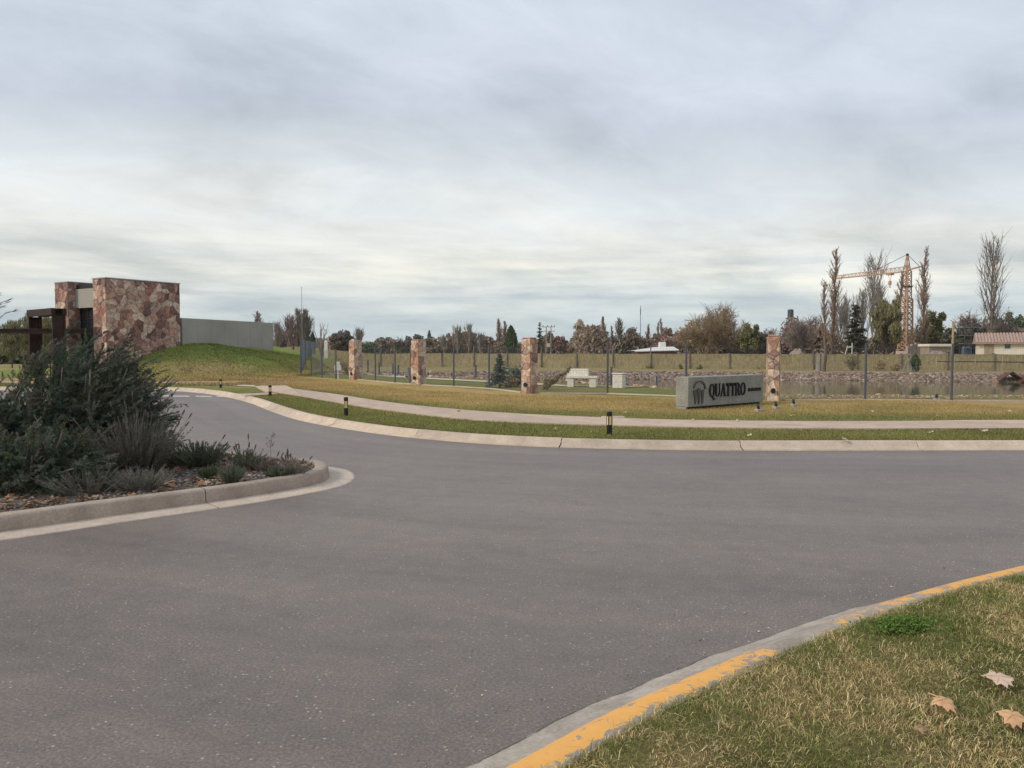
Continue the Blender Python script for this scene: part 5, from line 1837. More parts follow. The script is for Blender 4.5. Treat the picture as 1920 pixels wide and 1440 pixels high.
def lattice(m, z0, z1, w0, w1, bay, br, dr):
    n = max(2, int((z1 - z0) / bay))
    for k in range(n):
        fa, fb = k / n, (k + 1) / n
        wa_, wb_ = (w0 + (w1 - w0) * fa) / 2, (w0 + (w1 - w0) * fb) / 2
        za, zb = z0 + (z1 - z0) * fa, z0 + (z1 - z0) * fb
        ca = [(-wa_, -wa_, za), (wa_, -wa_, za), (wa_, wa_, za), (-wa_, wa_, za)]; cb_ = [(-wb_, -wb_, zb), (wb_, -wb_, zb), (wb_, wb_, zb), (-wb_, wb_, zb)]
        for i in range(4):
            j = (i + 1) % 4
            m.bar(ca[i], cb_[i], br)
            m.bar(ca[i], cb_[j] if k % 2 else cb_[j], dr); m.bar(ca[j], cb_[i], dr)
            m.bar(cb_[i], cb_[j], dr)
    return m


m = MB(); lattice(m, 1.3, zl(560), 1.55, 1.3, .95, .20, .11); m.build('lower_mast', M['crane'], crane)
m = MB(); lattice(m, zl(562), zl(508), 1.05, .95, .8, .14, .07); m.build('upper_mast', M['crane'], crane)
MB().bbox(-.68, .68, -.68, .68, zl(539), zl(536), .05).build('collar', M['wood_dark'], crane)
m = MB(); lattice(m, zl(508), zl(480), .75, .18, .9, .10, .05); m.build('apex', M['crane'], crane)
MB().lathe([(.05, zl(480)), (.22, zl(479)), (.22, zl(476)), (.05, zl(475))], 8).build('apex_pulley', M['dark_metal'], crane)
JL = jv.length; zj = zl(509); m = MB(); nb = 18
for k in range(nb):
    xa, xb = .3 + (JL - .3) * k / nb, .3 + (JL - .3) * (k + 1) / nb
    ha, hb = .85 - .35 * k / nb, .85 - .35 * (k + 1) / nb
    for s_ in (-.38, .38):
        m.bar((xa, s_, zj), (xb, s_, zj), .11); m.bar((xa, s_, zj), ((xa + xb) / 2, 0, zj + ha), .055); m.bar(((xa + xb) / 2, 0, zj + ha), (xb, s_, zj), .055)
    m.bar((xa, -.38, zj), (xb, .38, zj), .05)
    m.bar(((xa * 1.5 - xb * .5), 0, zj + ha), ((xa + xb) / 2, 0, zj + hb), .12)
m.build('jib', M['crane'], crane)
m = MB(); m.bar((0, -.3, zj + .2), (-2.3, -.25, zj + .55), .12); m.bar((0, .3, zj + .2), (-2.3, .25, zj + .55), .12); m.bar((-2.3, -.3, zj + .55), (-2.3, .3, zj + .55), .16); m.build('counter_strut', M['crane'], crane)
m = MB(); m.bar((0, 0, zl(477)), (-2.3, 0, zj + .6), .06); m.build('stay_cable', M['dark_metal'], crane)
m = MB(); m.bar((0, 0, zl(477)), (JL * .42, 0, zj + .75), .06); m.build('stay_cable', M['dark_metal'], crane)
m = MB(); m.bar((-2.3, .1, zj + .5), (-2.15, .1, 1.5), .035); m.build('stay_cable', M['dark_metal'], crane)
m = MB(); m.box(2.7, 3.7, -.4, .4, zj - .32, zj - .08); m.bar((2.9, 0, zj - .3), (3.1, 0, zj - 1.3), .05); m.bar((3.5, 0, zj - .3), (3.2, 0, zj - 1.3), .05); m.build('trolley', M['crane'], crane)
m = MB(); m.bbox(2.95, 3.4, -.16, .16, zj - 2.0, zj - 1.3, .05); m.bar((3.17, 0, zj - 2.0), (3.17, 0, zj - 2.5), .10); m.bar((3.17, 0, zj - 2.45), (3.0, 0, zj - 2.3), .09); m.build('hook_block', M['crane'], crane)
for sx in (-1, 1):
    for sy in (-1, 1):
        MB().bar((sx * .7, sy * .7, 1.7), (sx * 2.0, sy * 2.0, .2), .22).build('outrigger', M['crane'], crane)
MB().bbox(-1.2, 1.2, -1.2, 1.2, .3, 1.3, .05).build('chassis', M['crane_pale'], crane)
for k in range(3):
    MB().bbox(-1.6, -1.22, -1.5 + k * 1.0, -.55 + k * 1.0, .3, 2.7 - .25 * k, .04).build('ballast_block', M['crane_pale'], crane)

# ------------------------------------------------------------------ far houses, poles, site clutter
def roof_house(label, u0, u1, d, zb, zr, depth, name, roof='tile', tiles=True):
    a = D(u0, d); b = D(u1, d); L = b.x - a.x
    t = thing(name, label, 'house', (a.x, a.y, a.z), radians(-27))
    MB().box(0.35, L - .35, 0, depth, -.2, zb).build('wall', M['plaster'], t)
    rf = MB(); ov = .55
    rf.add([(0, -ov, zb - .05), (L, -ov, zb - .05), (L, depth / 2, zr), (0, depth / 2, zr), (0, depth + ov, zb - .05), (L, depth + ov, zb - .05),
            (0, -ov, zb - .2), (L, -ov, zb - .2), (0, depth + ov, zb - .2), (L, depth + ov, zb - .2)],
           [(0, 1, 2, 3), (3, 2, 5, 4), (6, 7, 1, 0), (4, 5, 9, 8), (6, 0, 3), (3, 4, 8), (6, 3, 8), (1, 7, 2), (2, 9, 5), (7, 9, 2), (7, 6, 8, 9)])
    r = rf.build('roof', M[roof], t)
    if tiles:
        n = int(L / .36)
        for k in range(n):
            x = (k + .5) * L / n
            m = MB(); vs = []
            for (yy, zz) in ((-ov - .03, zb - .03), (depth / 2, zr + .04)):
                for q in range(5):
                    an = pi * q / 4
                    vs.append((x + cos(an) * .14, yy, zz + sin(an) * .10))
            m.add(vs, [(q, q + 1, 6 + q, 5 + q) for q in range(4)] + [(0, 4, 3, 2, 1)]).build('tile_row', M['tile'], r)
    return t, L


hd = 104.0
h, HL = roof_house('cream house with red tiled roof at the right edge', 1829, 2030, hd, W(0, 642, hd).z - .12, W(0, 626, hd).z - .05, 5.0, 'tiled_house')
wx_ = (1876.5 - 1829) / FPX * hd * 1.06
f = MB().box(wx_ - .42, wx_ + .42, -.04, -.004, 1.62, 2.35).build('window', M['white'], h)
MB().box(wx_ - .34, wx_ + .34, -.06, -.042, 1.70, 2.28).build('pane', M['glass'], f)
dx_ = (1849 - 1829) / FPX * hd * 1.06
f = MB().box(dx_ - .55, dx_ + .55, -.05, -.004, -.1, 2.25).build('door', M['wood'], h)
MB().box(dx_ + .36, dx_ + .44, -.09, -.051, 1.0, 1.1).build('handle', M['dark_metal'], f)

wh = thing('white_roof_house', 'low house with a shallow white roof among the russet trees', 'house', D(1190, 125))
L = (1272 - 1190) / FPX * 125
MB().box(.4, L - .2, .2, 5, -.2, 1.25).build('wall', M['wood_dark'], wh)
MB().add([(0, -.3, 1.35), (L, -.3, 1.55), (L * .97, 3.2, 2.05), (L * .55, 3.2, 1.98), (0, 5.5, 1.35), (L, 5.5, 1.5), (0, -.3, 1.2), (L, -.3, 1.4)],
         [(0, 1, 2, 3), (0, 3, 4), (3, 2, 5, 4), (1, 5, 2), (6, 7, 1, 0)]).build('roof', M['white'], wh)
p = D(1247, 126)
wt = thing('water_tank', 'white box water tank on legs above the white roof', 'tank', (p.x, p.y + 2.5, p.z))
tz = W(0, 652, 126).z
MB().bbox(-.55, .55, -.5, .5, tz - .1, W(0, 641.5, 126).z - p.z, .08).build('body', M['white'], wt)
for sx in (-.45, .45):
    for sy in (-.4, .4):
        MB().bar((sx, sy, 0), (sx, sy, tz - .1), .09).build('leg', M['white'], wt)

p = D(1024, 175)
hp = thing('transformer_pole', 'twin utility poles with crossarms and a transformer box', 'utility pole', p)
dxp = 9 / FPX * 175
for xx in (0, dxp):
    MB().tube([(xx, 0, -.3), (xx, 0, W(0, 613, 175).z)], [.13, .10], 8, True).build('pole', M['bark_pale'], hp)
for v in (614, 622):
    MB().bar((-.9, 0, W(0, v, 175).z), (dxp + .9, 0, W(0, v, 175).z), .14).build('crossarm', M['wood'], hp)
for xx in (-.7, .3, 1.2, 1.9):
    MB().lathe([(.05, W(0, 613.4, 175).z), (.1, W(0, 612.5, 175).z), (.04, W(0, 610.5, 175).z)], 8, xx, 0).build('insulator', M['dark_metal'], hp)
MB().bbox(.15, dxp - .15, -.35, .35, W(0, 652, 175).z, W(0, 645, 175).z, .05).build('transformer', M['crane_pale'], hp)
MB().bar((-.3, 0, W(0, 653.4, 175).z), (dxp + .3, 0, W(0, 653.4, 175).z), .14).build('platform', M['wood'], hp)

p = D(1200.5, 700)
am = thing('radio_mast', 'very thin distant radio mast against the sky at centre', 'mast', p)
m = MB(); zt = W(0, 573, 700).z
m.tube([(0, 0, 0), (0, 0, zt)], [.32, .22], 4); m.build('shaft', M['tank'], am)
MB().tube([(0, 0, zt * .8), (0, 0, zt * .93)], .42, 6).build('antenna', M['tank'], am)
p = D(567, 145)
fm = thing('flag_mast', 'very thin pale mast rising above the twin poplars', 'mast', p)
MB().tube([(0, 0, 0), (0, 0, W(0, 541, 145).z)], [.06, .035], 6).build('shaft', M['bark_pale'], fm)
MB().lathe([(.06, W(0, 541, 145).z), (.08, W(0, 540.3, 145).z), (.02, W(0, 539.6, 145).z)], 6).build('finial', M['bark_pale'], fm)
p = D(1481, 165)
tt = thing('tank_tower', 'dark cylindrical water tank on a slim tower above the trees', 'water tower', p)
z0_, z1_ = W(0, 598, 165).z, W(0, 581, 165).z
MB().lathe([(.5, z0_), (.62, z0_ + .1), (.62, z1_ - .15), (.4, z1_)], 14).build('tank', M['tank'], tt)
for k in range(4):
    MB().bar((.5 * cos(k * pi / 2), .5 * sin(k * pi / 2), 0), (.4 * cos(k * pi / 2), .4 * sin(k * pi / 2), z0_), .12).build('leg', M['tank'], tt)
m = MB()
for k in range(4):
    for q in range(4):
        z = z0_ * (q + .5) / 4.2; a0, a1 = k * pi / 2, (k + 1) * pi / 2
        m.bar((.47 * cos(a0), .47 * sin(a0), z), (.47 * cos(a1), .47 * sin(a1), z + 2.2), .05)
m.build('bracing', M['tank'], tt)

p = D(1785.5, 60)
wp = thing('timber_pole', 'bare timber pole rising behind the right hand fence post', 'pole', p)
MB().tube([(0, 0, -.2), (.02, 0, W(0, 603, 60).z - p.z)], [.10, .085], 8, True).build('shaft', M['wood'], wp)
MB().bar((-.12, 0, W(0, 640, 60).z), (.12, 0, W(0, 640, 60).z), .05).build('cleat', M['dark_metal'], wp)
# scaffolding
p = D(1808, 110)
sf = thing('scaffold', 'thin grey scaffolding beside the tiled house', 'scaffold', p)
for u in (0, 11, 22, 33):
    for yy in (0, 1.2):
        x = u / FPX * 116
        MB().bar((x, yy, 0), (x, yy, W(0, 603 + (u % 3) * 6, 116).z), .06).build('upright', M['post'], sf)
for v in (618, 632, 647):
    for yy in (0, 1.2):
        MB().bar((-.4, yy, W(0, v, 116).z), (3.2, yy, W(0, v, 116).z), .05).build('ledger', M['post'], sf)
    MB().box(-.2, 2.9, .05, 1.15, W(0, v, 116).z + .03, W(0, v, 116).z + .08).build('deck', M['wood'], sf)
# site stores and clutter behind the net
p = D(1742, 110)
sh = thing('site_store', 'low brick store with a pale roof slab behind the net', 'shed', p)
Ls = 42 / FPX * 110
MB().bbox(0, Ls, 0, 2.5, -.2, W(0, 650, 110).z - p.z, .03).build('wall', M['rubble'], sh)
MB().bbox(-.2, Ls + .2, -.3, 2.8, W(0, 650, 110).z - p.z + .004, W(0, 645, 110).z - p.z, .04).build('roof', M['plaster'], sh)
for k in range(3):
    MB().box(.4 + k * 1.0, .9 + k * 1.0, -.03, -.004, .6, 1.2).build('opening', M['dark_metal'], sh)
p = D(1812, 112)
bs = thing('tarpaulin_stack', 'building stack under blue grey sheeting behind the net', 'stack', p)
m = MB(); m.bbox(-.55, .55, -.5, .5, 0, 2.0, .2); m.build('sheet', M['blue_sheet'], bs)
MB().bbox(-.7, .7, -.6, .6, -.05, -.001 + .0, .02).build('pallet', M['wood'], bs)
rng = np.random.default_rng(5)
for u, d, w, hh, lab, pal in ((1495, 115, 3.0, 1.3, 'grey rubble heap right of the tall reddish pillar', 'rubble'), (1756, 104, 6.5, .75, 'long low heap of brown earth below the brick store', 'rubble')):
    p = D(u, d)
    t = thing('rubble_heap', lab, 'heap', (p.x, p.y, p.z - .05))
    n = 15; vs = []; fs = []
    for i in range(n):
        for j in range(n):
            x, y = (i / (n - 1) - .5) * 2, (j / (n - 1) - .5) * 2
            r = sqrt(x * x + y * y); z = max(0, 1 - r) ** .8 * (hh + .6) * (0.75 + .5 * rng.random())
            vs.append((x * w / 2 * 1.2, y * 1.6, z))
    fs = [(i * n + j, (i + 1) * n + j, (i + 1) * n + j + 1, i * n + j + 1) for i in range(n - 1) for j in range(n - 1)]
    MB().add(vs, fs).build('earth', M['rubble'], t)
    k = 120; X = rng.normal(0, w * .3, k); Y = rng.normal(0, .5, k)
    o = rocks('loose_stones', X, Y, np.full(k, .1) + np.maximum(0, 1 - np.hypot(X / w * 1.7, Y / 1.6)) * hh, rng.uniform(.06, .2, k), np.tile([[.32, .27, .24]], (k, 1)) * rng.uniform(.7, 1.2, (k, 1)), M['rock'], t)
    tag(o, kind='stuff')
p = D(1581, 75)
t = thing('mixer_chute', 'pale leaning pole and lamp arm behind the shade net', 'pole', p)
MB().bar((0, 0, .3), (.42, 0, W(0, 649, 75).z - p.z), .06).build('brace', M['plaster'], t)
MB().bar((.85, 0, 0), (.85, 0, W(0, 643, 75).z - p.z), .06).build('upright', M['plaster'], t)
MB().bar((.5, 0, W(0, 651, 75).z - p.z), (.85, 0, W(0, 650, 75).z - p.z), .10).build('arm', M['plaster'], t)

# ------------------------------------------------------------------ shrubs along the pond
p = G(937, 727)
cone_tree('small shaggy blue grey spruce behind the mesh fence', 937, 662, p.y, 50, 'spruce', 'cedar', 1, n=1300, name='spruce_tree', base=p)


def twiggy(label, p, H, Wd, pal, n, lean=(0, 0, 0), seed=0, name='shrub', cat='shrub', stems=14, mat='bark', leaf=.05, group=None):
    rng = np.random.default_rng(seed)
    t = thing(name, label, cat, p, 0, group)
    m = MB(); C = []; A = []
    for k in range(stems):
        az = rng.uniform(0, 2 * pi); el = radians(rng.uniform(35, 85))
        d = np.array([cos(az) * cos(el) * Wd / H * .8, sin(az) * cos(el) * Wd / H * .8, sin(el)]) + np.array(lean)
        b, _ = grow(m, (rng.normal(0, .05), rng.normal(0, .05), -.05), d, H * rng.uniform(.6, 1.05), .02 + H * .008, rng, 5, .02, .1, 4, .3)
        for j in range(5):
            q, dd = along(b, rng.uniform(.25, .95))
            b2, _ = grow(m, q, perp_dir(dd, radians(rng.uniform(25, 60)), rng.uniform(0, 6.28)), H * rng.uniform(.12, .3), .008 + H * .003, rng, 3, .02, .12, 3, .4)
            for i in range(max(1, n // (stems * 5))):
                q2, d2 = along(b2, rng.random()); C.append(q2 + rng.normal(0, leaf * 1.2, 3)); A.append(d2)
    m.build('stems', M[mat], t)
    C = np.array(C); A = unit(np.array(A) + rng.normal(0, .5, (len(A), 3))); B = unit(np.cross(A, rand_unit(rng, len(A))))
    s = leaf * rng.uniform(.6, 1.3, (len(C), 1))
    V, F = quads(C, A * s, B * s * .4)
    cols = np.array(PAL[pal]); c = cols[rng.integers(0, len(cols), len(C))] * rng.uniform(.7, 1.3, (len(C), 1))
    np_mesh('foliage', V, F, M['leaf'], t, np.repeat(c, 4, 0))
    return t


twiggy('ragged dark juniper sprawling left of the orange pillar', G(968, 724), .95, 1.0, 'spruce', 1500, (.1, 0, 0), 2, leaf=.05)
twiggy('pale straw coloured shrub between spruce and orange pillar', G(956, 725), .6, .7, 'dry', 500, (0, 0, 0), 3, leaf=.04)
twiggy('dry tangled branches at the right foot of the orange pillar', G(1020, 731), .75, .5, 'dry', 300, (.3, 0, -.1), 4, leaf=.035)
# leaning dead trunk
p = G(1016, 731)
t = thing('leaning_branch', 'long dead pine branch leaning right from the orange pillar', 'branch', p)
m = MB(); rng = np.random.default_rng(6)
tip = W(1069, 684, p.y) - p
b, _ = grow(m, (0, 0, -.05), tuple(tip), tip.length, .045, rng, 8, 0, .03, 6, .5)
C = []; A = []
for k in range(70):
    q, dd = along(b, rng.uniform(.3, 1)); dr = perp_dir(dd, radians(rng.uniform(30, 70)), rng.uniform(0, 6.28))
    b2, _ = grow(m, q, dr, rng.uniform(.06, .18), .007, rng, 2, 0, .2, 3, .5)
    for i in range(8): C.append(b2[-1] * rng.random() + q * 0 + b2[0] * 0 + rng.normal(0, .02, 3) if False else b2[1] + rng.normal(0, .03, 3)); A.append(dr)
m.build('stem', M['bark_dark'], t)
C = np.array(C); A = unit(np.array(A) + rng.normal(0, .4, (len(A), 3))); B = unit(np.cross(A, rand_unit(rng, len(A)))); s = .035 * rng.uniform(.6, 1.3, (len(C), 1))
V, F = quads(C, A * s, B * s * .4)
np_mesh('needles', V, F, M['leaf'], t, np.repeat(np.array(PAL['brown'])[rng.integers(0, 3, len(C))] * .9, 4, 0))
twiggy('dry woody shrub leaning behind the farthest pillar', G(652, 703), 1.35, .9, 'dry', 250, (-.35, 0, 0), 7, leaf=.05)
# far bank shrubs in front of the net
fb = [(1168, 690, 672, 20, 'dry', 'small yellowing shrub on the far bank above the bin'), (1217, 691, 683, 14, 'olive', 'low green tuft on the far bank right of the bin'),
      (1276, 692, 682, 12, 'olive', 'low green tuft on the far bank left above the sign'), (1312, 692, 684, 18, 'olive', 'low green tuft on the far bank above the sign emblem'),
      (1326, 688, 669, 9, 'dry', 'small dead sapling on the far bank above the sign'), (1402, 691, 680, 8, 'dry', 'short dead twig left of the tall reddish pillar'), (1424, 692, 676, 26, 'dry', 'brown dead shrub left beside the tall reddish pillar'),
      (1478, 692, 674, 24, 'dry', 'brown dead shrub right beside the tall reddish pillar'), (1598, 695, 655, 30, 'willowgreen', 'feathery yellow green shrub on the far bank'),
      (1650, 695, 672, 36, 'dry', 'spreading dry shrub on the far bank under the crane jib'), (1682, 695, 678, 26, 'dry', 'thin dry shrub on the far bank left of the wigwam')]
for k, (u, v, vt, w, pal, lab) in enumerate(fb):
    p = G(u, v); H = max((v - vt) / FPX * p.y, .25)
    twiggy(lab, p, H, w / FPX * p.y, pal, 420, ((.25 if u in (1478, 1326) else 0), 0, 0), 40 + k, stems=9, leaf=.045 + .01 * (pal == 'willowgreen'))
p = G(1345, 691)
t = thing('fallen_log', 'short dark log propped on the far bank above the sign', 'log', p)
MB().tube([(-.35, 0, .05), (.1, 0, .2), (.45, 0, .42)], [.07, .06, .035], 6, True).build('stem', M['bark_dark'], t)
MB().tube([(.05, 0, .18), (.3, .1, .12)], [.035, .015], 5, True).build('stub', M['bark_dark'], t)
p = G(1547, 697)
t = thing('dead_tree', 'dark bare trunk standing on the far bank before the net', 'tree', p)
m = MB(); m.tube([(-.08, 0, -.1), (-.03, 0, .5), (.04, 0, 1.1), (.02, 0, 1.75)], [.13, .10, .10, .06], 8, True); m.build('stem', M['bark_dark'], t)
m = MB(); m.tube([(.03, 0, 1.0), (.14, 0, 1.3), (.12, 0, 1.6)], [.05, .04, .02], 6); m.build('side_branch', M['bark_dark'], t)
p = G(1540, 696.5) + Vector((-.05, .35, 0))
t = thing('tree_stump', 'grey weathered stump left of the dark bare trunk', 'stump', p)
MB().tube([(0, 0, -.1), (.0, 0, .6), (.05, 0, 1.2)], [.20, .17, .13], 8, True).build('stem', M['bark_pale'], t)
MB().tube([(.05, 0, .9), (-.12, 0, 1.3)], [.07, .04], 6, True).build('stub', M['bark_pale'], t)
p = G(1703, 697)
t = thing('branch_wigwam', 'wigwam of pale leaning sticks on the far bank', 'wigwam', p)
rng = np.random.default_rng(9)
for k in range(9):
    a = k * .7
    MB().bar((cos(a) * .45, sin(a) * .35, 0), (-cos(a) * .12, -sin(a) * .1, 1.05 + rng.uniform(-.1, .15)), .045).build('stick', M['bark_pale'], t)
cone_tree('small dark conifer beside the wigwam of sticks', 1716, 664, G(1716, 697).y, 18, 'evergreen', 'cypress', 2, n=700, base=G(1716, 697))
p = G(768, 717)
t = thing('tree_stump', 'pale grey stump just left of the second pillar', 'stump', p)
MB().tube([(0, 0, -.1), (-.03, 0, .35), (-.08, 0, .72)], [.14, .12, .13], 8, True).build('stem', M['bark_pale'], t)
MB().tube([(0, -.05, .2), (-.2, -.1, .32)], [.06, .03], 6, True).build('stub', M['bark_dark'], t)

# ------------------------------------------------------------------ planting of the island
def needles_along(org, d, L, n, nl, nw, rng, curve=(0, 0, 0), spread=(20, 48), taper=.55, start=.1):
    # needle triangles set forward along a curved shoot
    org = np.array(org); d = np.array(d) / np.linalg.norm(d); cv = np.array(curve)
    t = start + (1 - start) * rng.random(n) ** .9
    Pn = org + d * (t * L)[:, None] + cv * (t ** 2 * L)[:, None]
    ax = unit(d + cv * 2 * t[:, None])
    side = unit(np.cross(ax, rand_unit(rng, n)))
    an = np.radians(rng.uniform(spread[0], spread[1], n))
    nd = ax * np.cos(an)[:, None] + side * np.sin(an)[:, None]
    ln = nl * (1 - taper * t) * rng.uniform(.7, 1.25, n)
    wv = unit(np.cross(nd, rand_unit(rng, n))) * (nw * rng.uniform(.7, 1.2, n))[:, None]
    return Pn, Pn + nd * ln[:, None], wv


def juniper(label, p, branches, seed, az_rng, el_rng, L_rng, spread0=(.45, .35), name='juniper_bush', n_spray=24, n_need=70, cols=None, base_h=.05):
    rng = np.random.default_rng(seed)
    t = thing(name, label, 'shrub', p)
    m = MB(); B0, T, Wv, CC = [], [], [], []
    cols = np.array(cols)
    for k in range(branches):
        az = radians(rng.uniform(*az_rng)); el = radians(rng.uniform(*el_rng)); L = rng.uniform(*L_rng) * min(1.0, .35 + el / radians(58) * .65)
        d = np.array([cos(az) * cos(el), sin(az) * cos(el), sin(el)])
        o = np.array([rng.normal(0, spread0[0]), rng.normal(0, spread0[1]), base_h + abs(rng.normal(0, .06))])
        b, _ = grow(m, o, d, L, .012 + L * .005, rng, 6, -.045, .075, 4, .2)
        tone = rng.uniform(.75, 1.45)
        base_c = cols[rng.integers(0, len(cols))]
        for j in range(n_spray):
            f = .06 + .94 * (j + rng.random()) / n_spray
            q, dd = along(b, min(f, .999))
            ang_ = radians(rng.uniform(14, 42)) * (1 - .55 * f)
            sd = perp_dir(dd, ang_, rng.uniform(0, 6.28)) + np.array([0, 0, .12])
            Ls = (.12 + L * .13) * rng.uniform(.7, 1.3) * (1.1 - .45 * f)
            a_, b_, w_ = needles_along(q, sd, Ls, n_need, .062, .0050, rng, (rng.normal(0, .12), rng.normal(0, .12), rng.normal(.02, .12)), (18, 52))
            B0.append(a_); T.append(b_); Wv.append(w_)
            c = base_c * tone * rng.uniform(.75, 1.25)
            CC.append(np.tile(c, (n_need, 1)) * rng.uniform(.75, 1.25, (n_need, 1)))
    m.build('stems', M['bark_dark'], t)
    V, F = tris(np.vstack(B0), np.vstack(T), np.vstack(Wv))
    np_mesh('foliage', V, F, M['needle'], t, np.repeat(np.vstack(CC), 3, 0))
    return t


JC = [(0.205, 0.239, 0.180), (0.157, 0.184, 0.134), (0.251, 0.262, 0.208), (0.177, 0.208, 0.117), (0.265, 0.231, 0.192)]
def ip_(u, v): q = P(u, v, .14); return Vector((q.x, q.y, .13))


def juniper_dome(label, p, rx, ry, h, n, sweep_dir, seed, cols, ns=12, nn_=44, top=1.0):
    rng = np.random.default_rng(seed)
    t = thing('juniper_bush', label, 'shrub', p)
    m = MB(); B0, T, Wv, CC = [], [], [], []
    cols = np.array(cols); sw = np.array(sweep_dir)
    stems = []
    for k in range(16):
        az = rng.uniform(0, 2 * pi); d = np.array([cos(az) * rx * .6, sin(az) * ry * .6, h * .75]) + sw * .4
        b, _ = grow(m, (rng.normal(0, .12), rng.normal(0, .1), -.02), d, np.linalg.norm(d) * .95, .028, rng, 6, 0, .08, 5, .3)
        stems.append(b)
    for k in range(n):
        az = rng.uniform(0, 2 * pi); cz = rng.uniform(-.05, 1); r = rng.uniform(.25, 1) ** .45
        lump = 0.86 + 0.28 * vnoise(az * 1.3 + seed * 7, cz * 3.0, .8, seed)
        o = np.array([cos(az) * sqrt(1 - min(cz, 1) ** 2 * .9) * rx, sin(az) * sqrt(1 - min(cz, 1) ** 2 * .9) * ry, cz * h]) * r * float(lump)
        o[2] = max(o[2] * .92, .05)
        outw = o / np.array([rx, ry, h]); outw = outw / max(np.linalg.norm(outw), .2)
        d = outw * .55 + sw + rng.normal(0, .22, 3); d = d / np.linalg.norm(d)
        L = rng.uniform(.32, .66) * (1.55 if (cz > .35 and rng.random() < .35) else 1)
        o = o - d * L * .55
        o[2] = max(o[2], .03)
        b, _ = grow(m, o, d, L, .007, rng, 4, -.03, .07, 3, .25)
        base_c = cols[rng.integers(0, len(cols))] * rng.uniform(.7, 1.35)
        for q in range(ns):
            f = .1 + .9 * (q + rng.random()) / ns
            pt, dd = along(b, min(f, .999))
            sd = perp_dir(dd, radians(rng.uniform(16, 46)) * (1 - .5 * f), rng.uniform(0, 6.28)) + np.array([0, 0, -.06])
            Ls = rng.uniform(.10, .20) * (1.15 - .5 * f)
            a_, b_, w_ = needles_along(pt, sd, Ls, nn_, .040, .0040, rng, (rng.normal(0, .2), rng.normal(0, .2), rng.normal(-.05, .15)), (20, 58), .35, 0)
            B0.append(a_); T.append(b_); Wv.append(w_)
            CC.append(np.tile(base_c * rng.uniform(.8, 1.2), (nn_, 1)) * rng.uniform(.75, 1.3, (nn_, 1)))
    tag(m.build('stems', M['bark'], t), kind='stuff')
    V, F = tris(np.vstack(B0), np.vstack(T), np.vstack(Wv))
    np_mesh('foliage', V, F, M['needle'], t, np.repeat(np.vstack(CC), 3, 0))
    return t


JD = [(0.110, 0.144, 0.107), (0.085, 0.117, 0.083), (0.152, 0.177, 0.140), (0.112, 0.144, 0.076), (0.171, 0.156, 0.128)]
juniper_dome('large feathery juniper sweeping up to the right on the island', ip_(168, 878), .95, .9, 1.72, 700, (.80, -.1, .46), 1, JD)
juniper_dome('broad juniper mass at the left edge of the picture', ip_(-55, 886), 1.15, .9, 1.12, 460, (.7, -.15, .48), 2, JD)
juniper_dome('low dark juniper spilling forward over the soil at left', ip_(45, 915), .95, .45, .62, 260, (.45, -.35, .2), 3, JD)



def spiky(label, p, stems, H, R, cols, seed, nl=.05, n=26, nw=.004, flower=0, name='lavender_bush', up=.9, bark='bark', bare=.0):
    rng = np.random.default_rng(seed)
    t = thing(name, label, 'shrub', p)
    m = MB(); B0, T, Wv, CC = [], [], [], []
    fl = MB()
    cols = np.array(cols)
    for k in range(stems):
        az = rng.uniform(0, 2 * pi); rr = rng.random() ** .6
        o = np.array([cos(az) * R * .35 * rr, sin(az) * R * .35 * rr, -.02])
        d = np.array([cos(az) * R * rr, sin(az) * R * rr, H * up * (1.15 - .35 * rr)]); L = np.linalg.norm(d) * rng.uniform(.65, 1.1); d = d / np.linalg.norm(d)
        cv = (rng.normal(0, .06), rng.normal(0, .06), rng.uniform(-.05, .06))
        e = o + d * L + np.array(cv) * L
        m.tube([o, o + d * L * .5 + np.array(cv) * L * .25, e], [.0055, .004, .002], 3)
        a_, b_, w_ = needles_along(o, d, L, n, nl, nw, rng, cv, (15, 50), .3, bare)
        B0.append(a_); T.append(b_); Wv.append(w_)
        CC.append(cols[rng.integers(0, len(cols), n)] * rng.uniform(.7, 1.3, (n, 1)) * rng.uniform(.8, 1.15))
        if k < flower:
            f = e + d * rng.uniform(.08, .20) * H / .6
            fl.tube([e, f], [.0022, .0022], 3)
            fl.tube([f, f + d * .035, f + d * .07, f + d * .085], [.003, .010, .009, .002], 5)
    tag(m.build('stems', M[bark], t), kind='stuff')
    V, F = tris(np.vstack(B0), np.vstack(T), np.vstack(Wv))
    np_mesh('foliage', V, F, M['needle'], t, np.repeat(np.vstack(CC), 3, 0))
    if flower: tag(fl.build('seed_heads', M['bark_dark'], t), kind='stuff')
    return t


GREY = [(0.162, 0.174, 0.146), (0.121, 0.134, 0.112), (0.203, 0.203, 0.173)]
DKG = [(0.097, 0.113, 0.085), (0.132, 0.146, 0.112), (0.173, 0.162, 0.138)]
ROSE = [(0.112, 0.151, 0.085), (0.151, 0.193, 0.113), (0.092, 0.121, 0.069)]
FRESH = [(0.070, 0.115, 0.035), (0.055, 0.095, 0.030), (0.09, 0.125, 0.05)]
spiky('dark lavender bush with upright seed stalks right of the juniper', ip_(258, 893), 420, .78, .46, DKG, 11, .055, 40, .0055, 36)
spiky('grey twiggy santolina at the front of the island', ip_(258, 920), 190, .30, .33, GREY, 12, .04, 22, .004, 0, 'santolina_bush')
spiky('grey green low shrub under the juniper, left of the santolina', ip_(165, 925), 170, .32, .42, GREY, 13, .045, 24, .004, 0, 'santolina_bush')
spiky('faded brown green shrub in the middle below the juniper', ip_(165, 905), 160, .46, .38, [(0.10, 0.082, 0.05), (0.075, 0.075, 0.045), (0.13, 0.095, 0.06)], 14, .05, 24, .0042, 0, 'faded_shrub')
